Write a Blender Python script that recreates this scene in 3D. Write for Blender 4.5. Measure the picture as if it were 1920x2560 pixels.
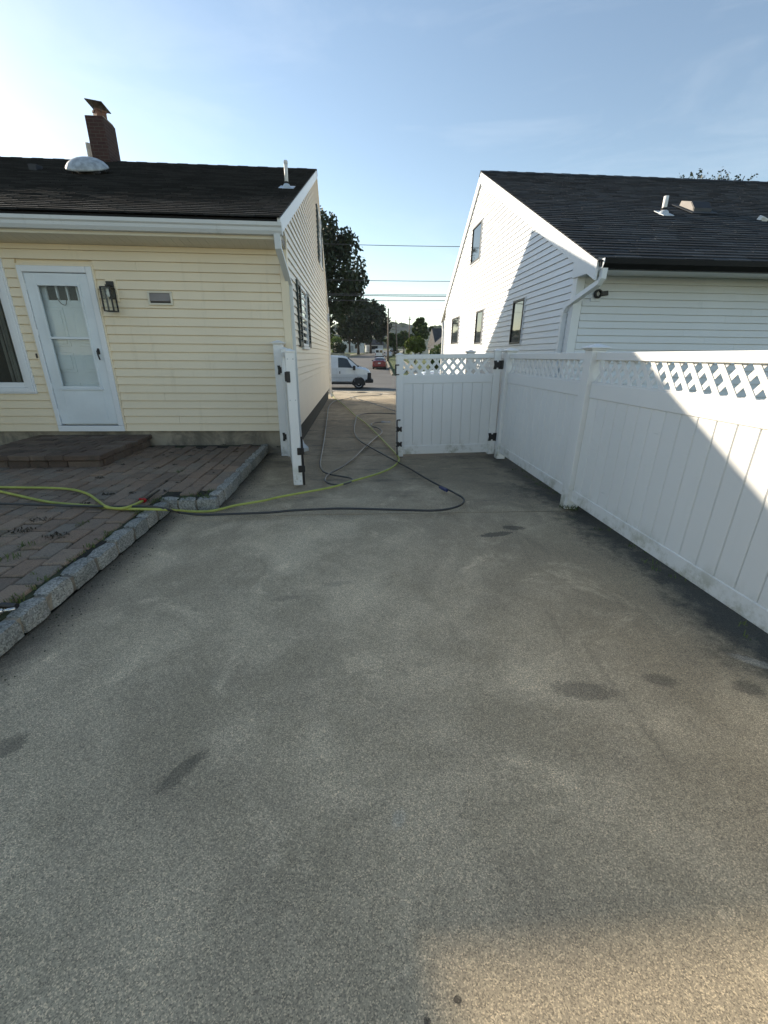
import bpy, math, random
import numpy as np
from mathutils import Vector, Matrix
R = math.radians
random.seed(7)
for o in list(bpy.data.objects): bpy.data.objects.remove(o)
S = bpy.context.scene
COL = S.collection

# ------------------------------------------------------------------ camera
CAM_H = 1.4
PITCH, YAW, ROLL, FPX = R(20.645), R(3.976), R(0.570), 1036.56      # FPX for a 1920 px wide picture
fw = Vector((math.sin(YAW)*math.cos(PITCH), math.cos(YAW)*math.cos(PITCH), -math.sin(PITCH)))
rt = Vector((math.cos(YAW), -math.sin(YAW), 0)); up = rt.cross(fw)
r2 = math.cos(ROLL)*rt + math.sin(ROLL)*up
u2 = -math.sin(ROLL)*rt + math.cos(ROLL)*up
cam = bpy.data.cameras.new('camera'); camo = bpy.data.objects.new('camera', cam); COL.objects.link(camo)
cam.sensor_fit = 'HORIZONTAL'; cam.sensor_width = 36.0; cam.lens = FPX/1920*36.0
cam.clip_start = 0.05; cam.clip_end = 6000
camo.matrix_world = Matrix(((r2.x, u2.x, -fw.x, 0), (r2.y, u2.y, -fw.y, 0), (r2.z, u2.z, -fw.z, CAM_H), (0, 0, 0, 1)))
S.camera = camo

# ------------------------------------------------------------------ sky, sun, exposure
SUN = Vector((-1.0, 0.882, 0.487)).normalized()
elev = math.asin(SUN.z)
W = bpy.data.worlds.new('World'); S.world = W; W.use_nodes = True
wn = W.node_tree.nodes; wl = W.node_tree.links; wn.clear()
sky = wn.new('ShaderNodeTexSky'); sky.sky_type = 'NISHITA'; sky.sun_disc = False
sky.sun_elevation = elev; sky.sun_rotation = math.atan2(SUN.x, SUN.y)
sky.air_density = 1.0; sky.dust_density = 0.18; sky.ozone_density = 0.8; sky.altitude = 10
bg = wn.new('ShaderNodeBackground'); bg.inputs[1].default_value = 0.115
wo = wn.new('ShaderNodeOutputWorld')
wb = wn.new('ShaderNodeMix'); wb.data_type = 'RGBA'; wb.blend_type = 'MULTIPLY'; wb.inputs[0].default_value = 1.0
wb.inputs[7].default_value = (1.05, 1.0, 0.93, 1)          # the photograph's white balance, alike over the whole sky
wl.new(sky.outputs[0], wb.inputs[6])
tc = wn.new('ShaderNodeTexCoord'); mp = wn.new('ShaderNodeMapping'); mp.inputs['Scale'].default_value = (1.6, 1.6, 7.0); mp.inputs['Rotation'].default_value = (0.12, 0.2, 0.5)
cn = wn.new('ShaderNodeTexNoise'); cn.inputs['Scale'].default_value = 1.5; cn.inputs['Detail'].default_value = 7; cn.inputs['Roughness'].default_value = 0.62; cn.inputs['Distortion'].default_value = 0.6
cr_ = wn.new('ShaderNodeMapRange'); cr_.inputs[1].default_value = 0.52; cr_.inputs[2].default_value = 0.82; cr_.inputs[4].default_value = 0.13
cm_ = wn.new('ShaderNodeMix'); cm_.data_type = 'RGBA'; cm_.inputs[7].default_value = (6.5, 6.6, 6.7, 1)
wl.new(tc.outputs['Generated'], mp.inputs[0]); wl.new(mp.outputs[0], cn.inputs['Vector']); wl.new(cn.outputs[0], cr_.inputs[0])
wl.new(cr_.outputs[0], cm_.inputs[0]); wl.new(wb.outputs[2], cm_.inputs[6]); wl.new(cm_.outputs[2], bg.inputs[0]); wl.new(bg.outputs[0], wo.inputs[0])
sl = bpy.data.lights.new('sun', 'SUN'); sl.energy = 4.3; sl.angle = R(0.55); sl.color = (1.0, 0.87, 0.69)
slo = bpy.data.objects.new('sun', sl); COL.objects.link(slo)
slo.rotation_euler = (-SUN).to_track_quat('-Z', 'Y').to_euler(); slo.location = (-20, 18, 12)
vs = S.view_settings; vs.view_transform = 'Standard'; vs.look = 'None'; vs.gamma = 1; vs.use_curve_mapping = False
vs.exposure = 0.95

# ------------------------------------------------------------------ pixels of the photograph -> points on real surfaces
def ray(px, py):
    return r2*((px-960)/FPX) + u2*((1280-py)/FPX) + fw
PROFILE = [(-300, 0), (15.3, -0.03), (26.6, -0.64), (28.2, -0.75), (40, -0.68), (57, -0.28), (85, 0.42), (100, 0.72), (130, 1.35), (200, 2.9), (400, 7.0), (700, 12), (1600, 14)]
def terr(y):
    for (a, za), (b, zb) in zip(PROFILE, PROFILE[1:]):
        if y <= b: return za + (zb-za)*(y-a)/(b-a)
    return PROFILE[-1][1]
def G(px, py, z=0.0, follow=True):
    d = ray(px, py)
    p = None
    for _ in range(6):
        t = (z-CAM_H)/d.z; p = Vector((0, 0, CAM_H)) + d*t
        if not follow or p.y < 15.3: break
        z = terr(p.y)
    return p
def AY(px, py, Y):
    d = ray(px, py); return Vector((0, 0, CAM_H)) + d*(Y/d.y)

# ------------------------------------------------------------------ node helper
class NT:
    def __init__(s, name):
        s.m = bpy.data.materials.new(name); s.m.use_nodes = True
        s.t = s.m.node_tree; s.n = s.t.nodes; s.n.clear()
        s.out = s.n.new('ShaderNodeOutputMaterial')
        s._pos = None
    def node(s, typ, ins=None, **kw):
        nd = s.n.new(typ)
        for k, v in kw.items(): setattr(nd, k, v)
        for k, v in (ins or {}).items(): s.set(nd.inputs[k], v)
        return nd
    def set(s, sock, v):
        if isinstance(v, bpy.types.NodeSocket): s.t.links.new(v, sock)
        elif isinstance(v, bpy.types.Node): s.t.links.new(v.outputs[0], sock)
        else:
            if sock.type == 'RGBA' and len(v) == 3: v = (*v, 1)
            sock.default_value = v
    @property
    def pos(s):
        if s._pos is None: s._pos = s.node('ShaderNodeNewGeometry').outputs['Position']
        return s._pos
    def noise(s, scale, detail=3, rough=0.55, vec=None, dist=0.0):
        return s.node('ShaderNodeTexNoise', {'Vector': vec if vec is not None else s.pos, 'Scale': scale, 'Detail': detail, 'Roughness': rough, 'Distortion': dist}).outputs[0]
    def math(s, op, a, b=0.0, c=0.0, clamp=False):
        n = s.node('ShaderNodeMath', operation=op, use_clamp=clamp); s.set(n.inputs[0], a); s.set(n.inputs[1], b)
        if op in ('MULTIPLY_ADD', 'SMOOTH_MIN'): s.set(n.inputs[2], c)
        return n.outputs[0]
    def mr(s, v, a, b, c=0.0, d=1.0, smooth=True):
        n = s.node('ShaderNodeMapRange', {0: v, 1: a, 2: b, 3: c, 4: d}, interpolation_type='SMOOTHSTEP' if smooth else 'LINEAR')
        return n.outputs[0]
    def mix(s, f, a, b, mode='MIX'):
        n = s.node('ShaderNodeMix', data_type='RGBA', blend_type=mode)
        s.set(n.inputs[0], f); s.set(n.inputs[6], a); s.set(n.inputs[7], b)
        return n.outputs[2]
    def ramp(s, f, stops):
        n = s.node('ShaderNodeValToRGB', {0: f}); e = n.color_ramp.elements
        while len(e) < len(stops): e.new(0.5)
        for el, (p, c) in zip(e, stops): el.position = p; el.color = (*c, 1)
        return n.outputs[0]
    def scalev(s, v, sc):
        n = s.node('ShaderNodeVectorMath', operation='MULTIPLY'); s.set(n.inputs[0], v); n.inputs[1].default_value = sc
        return n.outputs[0]
    def sep(s, v=None):
        return s.node('ShaderNodeSeparateXYZ', {0: v if v is not None else s.pos}).outputs
    def rnd(s):
        a = s.node('ShaderNodeObjectInfo').outputs['Random']
        g = s.node('ShaderNodeNewGeometry').outputs['Random Per Island']
        return s.math('FRACT', s.math('ADD', a, s.math('MULTIPLY', g, 7.13)))
    def bump(s, h, strength=0.3, dist=0.01):
        return s.node('ShaderNodeBump', {'Height': h, 'Strength': strength, 'Distance': dist}).outputs[0]
    def pbsdf(s, col, rough=0.6, bump=None, **kw):
        b = s.node('ShaderNodeBsdfPrincipled', {'Base Color': col, 'Roughness': rough})
        for k, v in kw.items(): s.set(b.inputs[k.replace('_', ' ')], v)
        if bump is not None: s.set(b.inputs['Normal'], bump)
        s.t.links.new(b.outputs[0], s.out.inputs[0])
        return s.m

def face_y(x0, x1, y, z0, z1): return [(x0, y, z0), (x1, y, z0), (x1, y, z1), (x0, y, z1)], [(0, 1, 2, 3)]
def simple(name, col, rough=0.5, var=0.12, scale=6.0, bump=0.0, bscale=60, **kw):
    t = NT(name)
    f = t.noise(scale, 4)
    c = t.mix(t.mr(f, 0.3, 0.7), tuple(x*(1-var) for x in col), tuple(min(1, x*(1+var)) for x in col))
    b = t.bump(t.noise(bscale, 3), bump, 0.01) if bump else None
    return t.pbsdf(c, rough, b, **kw)

M = {}
def vinyl(name, col, dirt=(0.30, 0.29, 0.22), zlow=None, amt=0.15, rough=0.42):
    t = NT(name)
    base = t.mix(t.mr(t.noise(1.3, 4), 0.3, 0.75), tuple(c*0.95 for c in col), col)
    r = t.rnd()
    base = t.mix(t.math('MULTIPLY', r, 0.07), base, tuple(c*0.7 for c in col))
    v = t.scalev(t.pos, (9, 9, 1.1))
    streak = t.mr(t.noise(1.0, 5, 0.6, v), 0.56, 0.8)
    base = t.mix(t.math('MULTIPLY', streak, amt), base, dirt)
    if zlow:
        z = t.sep()[2]
        low = t.mr(z, zlow[1], zlow[0])
        bl = t.mr(t.noise(5.0, 6, 0.72), 0.44, 0.66)
        base = t.mix(t.math('MULTIPLY', t.math('MULTIPLY', low, bl), 0.75), base, (0.28, 0.27, 0.17))
        sm = t.mr(t.noise(1.0, 5, 0.7, t.scalev(t.pos, (3, 3, 22))), 0.66, 0.76)
        base = t.mix(t.math('MULTIPLY', sm, 0.32), base, (0.33, 0.33, 0.31))
    b = t.bump(t.noise(1.0, 4, 0.6, t.scalev(t.pos, (30, 30, 30))), 0.08, 0.01)
    return t.pbsdf(base, rough, b)
M['cream'] = vinyl('cream_vinyl', (0.81, 0.70, 0.515), (0.35, 0.29, 0.17), amt=0.22)
M['gablecream'] = vinyl('pale_cream_vinyl', (0.77, 0.695, 0.575), (0.4, 0.34, 0.24), amt=0.14)
M['white'] = vinyl('white_vinyl', (0.78, 0.79, 0.79), amt=0.10)
M['wsiding'] = vinyl('white_siding', (0.71, 0.735, 0.765), amt=0.06)
M['fence'] = vinyl('fence_vinyl', (0.79, 0.785, 0.765), zlow=(0.05, 0.28), amt=0.06)
M['trim'] = vinyl('trim_paint', (0.76, 0.78, 0.80), amt=0.12)
M['alu'] = vinyl('gutter_aluminium', (0.62, 0.64, 0.64), (0.25, 0.25, 0.22), amt=0.35)
M['soffit'] = vinyl('soffit_vinyl', (0.70, 0.65, 0.53), amt=0.15)
M['doorpaint'] = simple('storm_door_paint', (0.68, 0.73, 0.76), 0.4, 0.06, 2.0)
M['innerdoor'] = simple('inner_door_paint', (0.74, 0.79, 0.83), 0.5, 0.05, 2.0)
M['black'] = simple('black_metal', (0.012, 0.012, 0.014), 0.45, 0.2, 20)
M['blackgut'] = simple('black_gutter', (0.005, 0.0055, 0.0065), 0.55, 0.2, 4, Specular_IOR_Level=0.2)
M['bronze'] = simple('bronze_metal', (0.05, 0.045, 0.04), 0.5)
M['ventgrey'] = simple('vent_grey', (0.22, 0.20, 0.19), 0.6)
M['galv'] = simple('galvanised', (0.38, 0.41, 0.43), 0.55, 0.25, 12, Metallic=0.25)
M['pvc'] = simple('pvc_pipe', (0.72, 0.71, 0.68), 0.5, 0.15, 9)
M['lead'] = simple('flashing', (0.45, 0.50, 0.55), 0.5)
M['rubber'] = simple('rubber', (0.02, 0.02, 0.02), 0.8)
M['darkroom'] = simple('dark_interior', (0.018, 0.021, 0.02), 0.8)
M['curtain'] = simple('curtain', (0.16, 0.165, 0.15), 0.9, 0.2, 3)
M['shutter'] = simple('shutter_green', (0.012, 0.026, 0.024), 0.5, 0.2, 6)
M['bulb'] = simple('bulb_glass', (0.8, 0.8, 0.78), 0.2)
M['clay'] = simple('clay_flue', (0.17, 0.08, 0.05), 0.8, 0.3, 9)

def glassm(name, tint=(0.02, 0.025, 0.03), ior=1.9):
    t = NT(name)
    return t.pbsdf(t.mix(t.noise(2.0, 2), tint, tuple(x*1.3 for x in tint)), 0.03, t.bump(t.noise(2.2, 2), 0.02, 0.05), IOR=ior)
M['glass'] = glassm('window_glass')
M['carglass'] = glassm('car_glass', (0.012, 0.016, 0.018), 1.55)
def clear(name):
    t = NT(name)
    tr = t.node('ShaderNodeBsdfTransparent', {0: (0.9, 0.93, 0.92)})
    gl = t.node('ShaderNodeBsdfGlossy', {'Color': (1, 1, 1), 'Roughness': 0.02})
    fr = t.node('ShaderNodeFresnel', {'IOR': 1.5})
    ns = t.math('MULTIPLY_ADD', t.noise(3, 2), 0.01, t.math('MULTIPLY', fr.outputs[0], 0.75))
    mx = t.node('ShaderNodeMixShader', {0: ns, 1: tr, 2: gl})
    t.t.links.new(mx.outputs[0], t.out.inputs[0]); return t.m
M['clear'] = clear('clear_glass')

def concrete(name='concrete', base=(0.54, 0.445, 0.305), stains=True):
    t = NT(name)
    x, y, z = t.sep()
    big = t.noise(0.62, 6, 0.62, dist=0.5)
    med = t.noise(2.4, 6, 0.62, dist=0.6)
    fine = t.noise(520, 2, 0.6)
    grit = t.node('ShaderNodeTexVoronoi', {'Vector': t.pos, 'Scale': 330.0}).outputs['Color']
    gv = t.node('ShaderNodeSeparateColor', {0: grit}).outputs[0]
    c = t.mix(t.mr(big, 0.36, 0.64), tuple(v*0.66 for v in base), tuple(v*1.15 for v in base))
    c = t.mix(t.mr(med, 0.36, 0.68, 0, 0.72), c, (base[0]*0.66, base[1]*0.66, base[2]*0.64))
    lp = t.mr(t.noise(1.25, 8, 0.74, dist=2.2), 0.52, 0.72, 0, 0.6)
    c = t.mix(lp, c, (base[0]*1.5, base[1]*1.5, base[2]*1.5))
    if stains:
        # green-grey mildew and soot kept by the damp strip along the fence foot
        w = t.math('MULTIPLY', t.math('SUBTRACT', t.noise(1.4, 6, 0.65, dist=0.8), 0.5), 1.9)
        edge = t.mr(t.math('ADD', x, t.math('ADD', t.math('MULTIPLY', w, 0.30), t.math('MULTIPLY', t.math('SUBTRACT', t.noise(5.5, 6, 0.75), 0.5), 0.9))), 1.80, 2.20)
        edge = t.math('MULTIPLY', edge, t.mr(y, 12.0, 7.0))
        wide = t.mr(t.math('ADD', x, w), 0.6, 2.3)
        c = t.mix(t.math('MULTIPLY', wide, 0.42), c, (0.115, 0.103, 0.078))
        c = t.mix(t.math('MULTIPLY', edge, 0.9), c, (0.030, 0.030, 0.026))
        # grime between the gate and the front of the houses
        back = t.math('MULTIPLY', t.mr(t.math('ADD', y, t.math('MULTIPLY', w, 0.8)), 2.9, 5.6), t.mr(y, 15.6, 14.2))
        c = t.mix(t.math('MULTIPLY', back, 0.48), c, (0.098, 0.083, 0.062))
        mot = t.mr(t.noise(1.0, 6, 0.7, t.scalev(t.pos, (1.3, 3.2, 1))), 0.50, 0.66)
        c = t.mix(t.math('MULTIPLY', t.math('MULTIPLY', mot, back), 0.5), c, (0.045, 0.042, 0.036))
        # tyre-like brushed streaks
        st = t.mr(t.noise(1.0, 4, 0.6, t.scalev(t.pos, (5.0, 0.8, 1)), 0.8), 0.56, 0.72)
        st = t.math('MULTIPLY', st, t.mr(x, 0.0, 1.2))
        c = t.mix(t.math('MULTIPLY', st, 0.2), c, (0.07, 0.068, 0.056))
        # dirt line washed against the stone edging
        el = t.math('MULTIPLY', t.mr(t.math('ADD', x, t.math('MULTIPLY', w, 0.12)), -1.52, -1.78), t.mr(y, 4.0, 3.7))
        el2 = t.math('MULTIPLY', t.mr(t.math('ADD', x, t.math('MULTIPLY', w, 0.10)), -1.1, -1.36), t.mr(y, 3.7, 4.0))
        c = t.mix(t.math('MULTIPLY', t.math('MAXIMUM', el, el2), 0.75), c, (0.05, 0.05, 0.045))
        # single wet and oily spots: px, py (photo), half length, half width, turn, strength, colour
        for (px, py, a, b, rot, k, col) in STAINS:
            p = G(px, py)
            v = t.node('ShaderNodeVectorMath', operation='SUBTRACT'); t.set(v.inputs[0], t.pos); v.inputs[1].default_value = (p.x, p.y, 0)
            vr = t.node('ShaderNodeVectorRotate', {'Vector': v.outputs[0], 'Angle': -R(rot)}, rotation_type='Z_AXIS')
            vs2 = t.scalev(vr.outputs[0], (1/a, 1/b, 0))
            ln = t.node('ShaderNodeVectorMath', operation='LENGTH'); t.set(ln.inputs[0], vs2)
            d = t.math('ADD', ln.outputs['Value'], t.math('MULTIPLY', t.math('SUBTRACT', t.noise(9/(a+b), 7, 0.72, dist=0.8), 0.5), 2.2))
            soft = 0.6 if k < 0.7 else 0.15
            c = t.mix(t.math('MULTIPLY', t.mr(d, 1+soft*0.5, 1-soft*0.5), k*0.8), c, col)
    gr = t.math('MULTIPLY_ADD', fine, 0.30, t.math('MULTIPLY', gv, 0.90))
    c = t.mix(1.0, c, t.ramp(gr, [(0.15, (0.50, 0.50, 0.50)), (0.5, (0.93, 0.93, 0.93)), (0.85, (1.13, 1.12, 1.10)), (1.0, (1.7, 1.66, 1.58))]), 'MULTIPLY')
    h = t.math('ADD', t.math('MULTIPLY', fine, 1.0), t.math('MULTIPLY', gv, 0.5))
    return t.pbsdf(c, 0.82, t.bump(h, 0.45, 0.004))
d_ = 1920/1659
wet = (0.045, 0.043, 0.036); oil = (0.055, 0.050, 0.036)
STAINS = [(1241, 1328, 0.15, 0.045, 12, 0.85, wet), (1283, 1312, 0.10, 0.05, -5, 0.85, wet),
          (446, 1917, 0.085, 0.032, 55, 0.62, oil), (15, 1852, 0.06, 0.05, 40, 0.66, oil), (495, 1880, 0.04, 0.02, 50, 0.35, oil),
          (1463, 1715, 0.15, 0.055, -8, 0.55, wet), (1655, 1688, 0.07, 0.04, -10, 0.6, wet), (1875, 1708, 0.06, 0.05, -20, 0.68, wet),
          (1146, 2484, 0.010, 0.008, 0, 0.95, (0.01, 0.01, 0.01)), (1070, 2541, 0.008, 0.010, 0, 0.95, (0.01, 0.01, 0.01)),
          (998, 2030, 0.035, 0.02, 60, 0.5, (0.46, 0.43, 0.35)), (1895, 1645, 0.10, 0.03, -40, 0.55, (0.42, 0.40, 0.35)),
          (1420, 1290, 0.1, 0.03, 0, 0.5, (0.10, 0.11, 0.05)),
          (720, 1485, 0.10, 0.03, 10, 0.35, (0.09, 0.085, 0.075)), (840, 1450, 0.09, 0.03, 10, 0.3, (0.09, 0.085, 0.075))]
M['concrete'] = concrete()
M['walk'] = concrete('pale_concrete', (0.40, 0.36, 0.28), False)
M['founda'] = None
t = NT('foundation_concrete')
c = t.mix(t.mr(t.noise(2.2, 6, 0.65, dist=1.0), 0.35, 0.68), (0.15, 0.13, 0.10), (0.36, 0.31, 0.23))
c = t.mix(t.mr(t.noise(7, 5, 0.7), 0.5, 0.75, 0, 0.5), c, (0.09, 0.085, 0.075))
M['founda'] = t.pbsdf(c, 0.9, t.bump(t.noise(40, 4), 0.3, 0.01))

t = NT('paver_stone')
r = t.rnd()
c = t.ramp(r, [(0.0, (0.195, 0.143, 0.105)), (0.35, (0.28, 0.195, 0.135)), (0.6, (0.25, 0.20, 0.152)), (0.8, (0.315, 0.226, 0.158)), (1.0, (0.22, 0.19, 0.152))])
c = t.mix(t.mr(t.noise(1.0, 4, 0.6), 0.4, 0.7, 0, 0.45), c, (0.15, 0.14, 0.118))
c = t.mix(t.mr(t.noise(11, 6, 0.75), 0.5, 0.72, 0, 0.5), c, (0.085, 0.075, 0.056))
c = t.mix(t.mr(t.noise(2.3, 6, 0.7), 0.57, 0.74, 0, 0.55), c, (0.10, 0.105, 0.045))
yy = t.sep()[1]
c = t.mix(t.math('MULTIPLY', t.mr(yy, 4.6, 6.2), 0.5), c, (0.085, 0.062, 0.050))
g = t.noise(130, 4, 0.7)
c = t.mix(1.0, c, t.ramp(g, [(0.3, (0.62, 0.62, 0.62)), (0.7, (1.35, 1.33, 1.3))]), 'MULTIPLY')
M['steppaver'] = None
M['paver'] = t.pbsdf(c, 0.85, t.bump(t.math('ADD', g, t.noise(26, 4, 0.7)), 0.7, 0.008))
t = NT('step_paver_stone')
c = t.ramp(t.rnd(), [(0.0, (0.085, 0.060, 0.046)), (0.5, (0.125, 0.088, 0.066)), (1.0, (0.155, 0.122, 0.095))])
c = t.mix(t.mr(t.noise(4, 6, 0.72), 0.45, 0.7, 0, 0.6), c, (0.050, 0.045, 0.036))
g = t.noise(130, 4, 0.7)
c = t.mix(1.0, c, t.ramp(g, [(0.3, (0.62, 0.62, 0.62)), (0.7, (1.35, 1.33, 1.3))]), 'MULTIPLY')
M['steppaver'] = t.pbsdf(c, 0.88, t.bump(t.math('ADD', g, t.noise(26, 4, 0.7)), 0.7, 0.008))
t = NT('joint_soil')
c = t.mix(t.mr(t.noise(3, 5), 0.4, 0.65), (0.022, 0.020, 0.016), (0.045, 0.055, 0.02))
M['soil'] = t.pbsdf(c, 0.95, t.bump(t.noise(80, 4), 0.6, 0.01))
t = NT('granite_block')
r = t.rnd()
vor = t.node('ShaderNodeSeparateColor', {0: t.node('ShaderNodeTexVoronoi', {'Vector': t.pos, 'Scale': 130.0}).outputs['Color']}).outputs[0]
c = t.mix(r, (0.23, 0.235, 0.215), (0.36, 0.35, 0.31))
c = t.mix(t.mr(t.noise(9, 5, 0.7), 0.45, 0.7, 0, 0.6), c, (0.15, 0.158, 0.14))
c = t.mix(1.0, c, t.ramp(vor, [(0.0, (0.5, 0.5, 0.5)), (0.4, (0.95, 0.95, 0.95)), (1.0, (1.5, 1.5, 1.48))]), 'MULTIPLY')
M['granite'] = t.pbsdf(c, 0.8, t.bump(t.math('ADD', t.noise(28, 5, 0.7), t.math('MULTIPLY', vor, 0.3)), 0.7, 0.02))

def shingle_mat(name, a, b, c3):
    t = NT(name)
    r = t.rnd()
    c = t.ramp(r, [(0.0, a), (0.5, b), (1.0, c3)])
    c = t.mix(t.mr(t.noise(0.7, 5, 0.6), 0.45, 0.75, 0, 0.5), c, tuple(v*1.6 for v in b))
    g = t.noise(160, 3, 0.8)
    c = t.mix(1.0, c, t.ramp(g, [(0.3, (0.55, 0.55, 0.55)), (0.7, (1.5, 1.5, 1.5))]), 'MULTIPLY')
    return t.pbsdf(c, 0.9, t.bump(g, 0.6, 0.004))
M['shingle_l'] = shingle_mat('brown_black_shingle', (0.007, 0.0072, 0.0075), (0.013, 0.0133, 0.0138), (0.026, 0.0265, 0.027))
M['shingle_r'] = shingle_mat('charcoal_shingle', (0.007, 0.009, 0.012), (0.016, 0.020, 0.025), (0.038, 0.045, 0.053))
t = NT('chimney_brick')
bt = t.node('ShaderNodeTexBrick', {'Scale': 1.0, 'Mortar Size': 0.006, 'Brick Width': 0.2, 'Row Height': 0.067, 'Color1': (0.06, 0.026, 0.020, 1), 'Color2': (0.045, 0.019, 0.016, 1), 'Mortar': (0.085, 0.065, 0.055, 1)})
X_, Y_, Z_ = t.sep()
cv = t.node('ShaderNodeCombineXYZ', {0: t.math('ADD', X_, Y_), 1: Z_, 2: 0.0}); t.set(bt.inputs['Vector'], cv.outputs[0])
c = t.mix(t.mr(t.noise(6, 5), 0.4, 0.7, 0, 0.5), bt.outputs[0], (0.05, 0.03, 0.027))
M['brick'] = t.pbsdf(c, 0.9, t.bump(bt.outputs[1], -0.5, 0.01))

t = NT('asphalt')
g = t.noise(60, 4, 0.7)
c = t.mix(t.mr(t.noise(0.25, 5, 0.6), 0.3, 0.7), (0.085, 0.083, 0.080), (0.125, 0.122, 0.116))
c = t.mix(t.mr(t.noise(1.0, 5, 0.7, t.scalev(t.pos, (0.25, 1.6, 1))), 0.55, 0.75, 0, 0.4), c, (0.06, 0.06, 0.058))
c = t.mix(1.0, c, t.ramp(g, [(0.3, (0.75, 0.75, 0.75)), (0.7, (1.25, 1.25, 1.25))]), 'MULTIPLY')
M['asphalt'] = t.pbsdf(c, 0.88, t.bump(g, 0.4, 0.01))
t = NT('lawn')
c = t.mix(t.mr(t.noise(0.5, 6, 0.7), 0.35, 0.68), (0.062, 0.10, 0.022), (0.14, 0.165, 0.050))
c = t.mix(t.mr(t.noise(9, 5, 0.8), 0.4, 0.7, 0, 0.6), c, (0.035, 0.06, 0.014))
M['lawn'] = t.pbsdf(c, 0.95, t.bump(t.noise(14, 5, 0.8), 0.9, 0.12))
def leafm(name, a, b, tr=0.25):
    t = NT(name)
    r = t.node('ShaderNodeNewGeometry').outputs['Random Per Island']
    c = t.mix(r, a, b)
    c = t.mix(t.mr(t.noise(0.6, 3), 0.35, 0.65, 0, 0.4), c, tuple(v*0.7 for v in a))
    d = t.node('ShaderNodeBsdfPrincipled', {'Base Color': c, 'Roughness': 0.6})
    l = t.node('ShaderNodeBsdfTranslucent', {0: c})
    mx = t.node('ShaderNodeMixShader', {0: tr, 1: d.outputs[0], 2: l.outputs[0]})
    t.t.links.new(mx.outputs[0], t.out.inputs[0]); return t.m
M['leaf_dark'] = leafm('dark_leaves', (0.014, 0.026, 0.009), (0.030, 0.050, 0.016), 0.10)
M['leaf_mid'] = leafm('green_leaves', (0.040, 0.075, 0.016), (0.085, 0.125, 0.026))
M['leaf_lime'] = leafm('lime_leaves', (0.075, 0.12, 0.016), (0.15, 0.19, 0.03))
M['grass'] = leafm('grass_blades', (0.05, 0.09, 0.015), (0.14, 0.17, 0.05), 0.2)
M['litter'] = leafm('dry_litter', (0.030, 0.024, 0.015), (0.075, 0.058, 0.034), 0.05)
M['bark'] = simple('bark', (0.05, 0.04, 0.032), 0.9, 0.3, 5, 0.6, 14)
M['pole'] = simple('weathered_pole', (0.20, 0.16, 0.13), 0.9, 0.25, 3, 0.4, 30)
M['wire'] = simple('wire', (0.05, 0.05, 0.055), 0.7)
def paint(name, col, rough=0.25, coat=0.6):
    t = NT(name)
    c = t.mix(t.mr(t.noise(1.5, 4), 0.35, 0.7), tuple(x*0.93 for x in col), col)
    z = t.sep()[2]
    c = t.mix(t.mr(t.noise(5, 5, 0.7), 0.5, 0.8, 0, 0.22), c, (0.22, 0.2, 0.17))
    return t.pbsdf(c, rough, None, Coat_Weight=coat, Coat_Roughness=0.08)
M['carwhite'] = paint('white_car_paint', (0.66, 0.69, 0.72))
M['carred'] = paint('red_car_paint', (0.20, 0.008, 0.014))
M['cardark'] = paint('dark_car_paint', (0.02, 0.022, 0.026))
M['carsilver'] = paint('silver_car_paint', (0.50, 0.54, 0.58))
M['plastic'] = simple('black_plastic', (0.018, 0.018, 0.019), 0.6)
M['tyre'] = simple('tyre_rubber', (0.014, 0.014, 0.014), 0.85)
M['rim'] = simple('steel_rim', (0.66, 0.67, 0.68), 0.4, 0.15, 30, Metallic=0.25)
M['lampred'] = simple('red_lens', (0.25, 0.012, 0.01), 0.2)
M['lampclear'] = simple('clear_lens', (0.6, 0.6, 0.6), 0.15)
M['amber'] = simple('amber_lens', (0.5, 0.10, 0.02), 0.25)
M['plate'] = simple('number_plate', (0.7, 0.7, 0.68), 0.5)
M['hosegreen'] = simple('lime_hose', (0.38, 0.41, 0.085), 0.45, 0.14, 8)
M['hosegrey'] = simple('grey_hose', (0.072, 0.070, 0.064), 0.35, 0.2, 9)
M['hosedark'] = simple('dark_hose', (0.03, 0.031, 0.032), 0.35, 0.2, 9)
M['red'] = simple('red_plastic', (0.35, 0.012, 0.012), 0.4)
M['blue'] = simple('blue_plastic', (0.03, 0.04, 0.12), 0.4)
M['steel'] = simple('bright_steel', (0.6, 0.6, 0.58), 0.25, 0.1, 30, Metallic=0.9)
M['hwall'] = simple('house_white', (0.62, 0.63, 0.65), 0.7, 0.08, 1.0)
M['hwall2'] = simple('house_cream', (0.55, 0.52, 0.44), 0.7, 0.08, 1.0)
M['hgrey'] = simple('house_grey', (0.33, 0.35, 0.38), 0.7, 0.08, 1.0)
M['hroof'] = simple('house_roof', (0.045, 0.045, 0.048), 0.9, 0.3, 2.0)
M['hroof2'] = simple('house_roof_brown', (0.10, 0.085, 0.075), 0.9, 0.3, 2.0)

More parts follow.
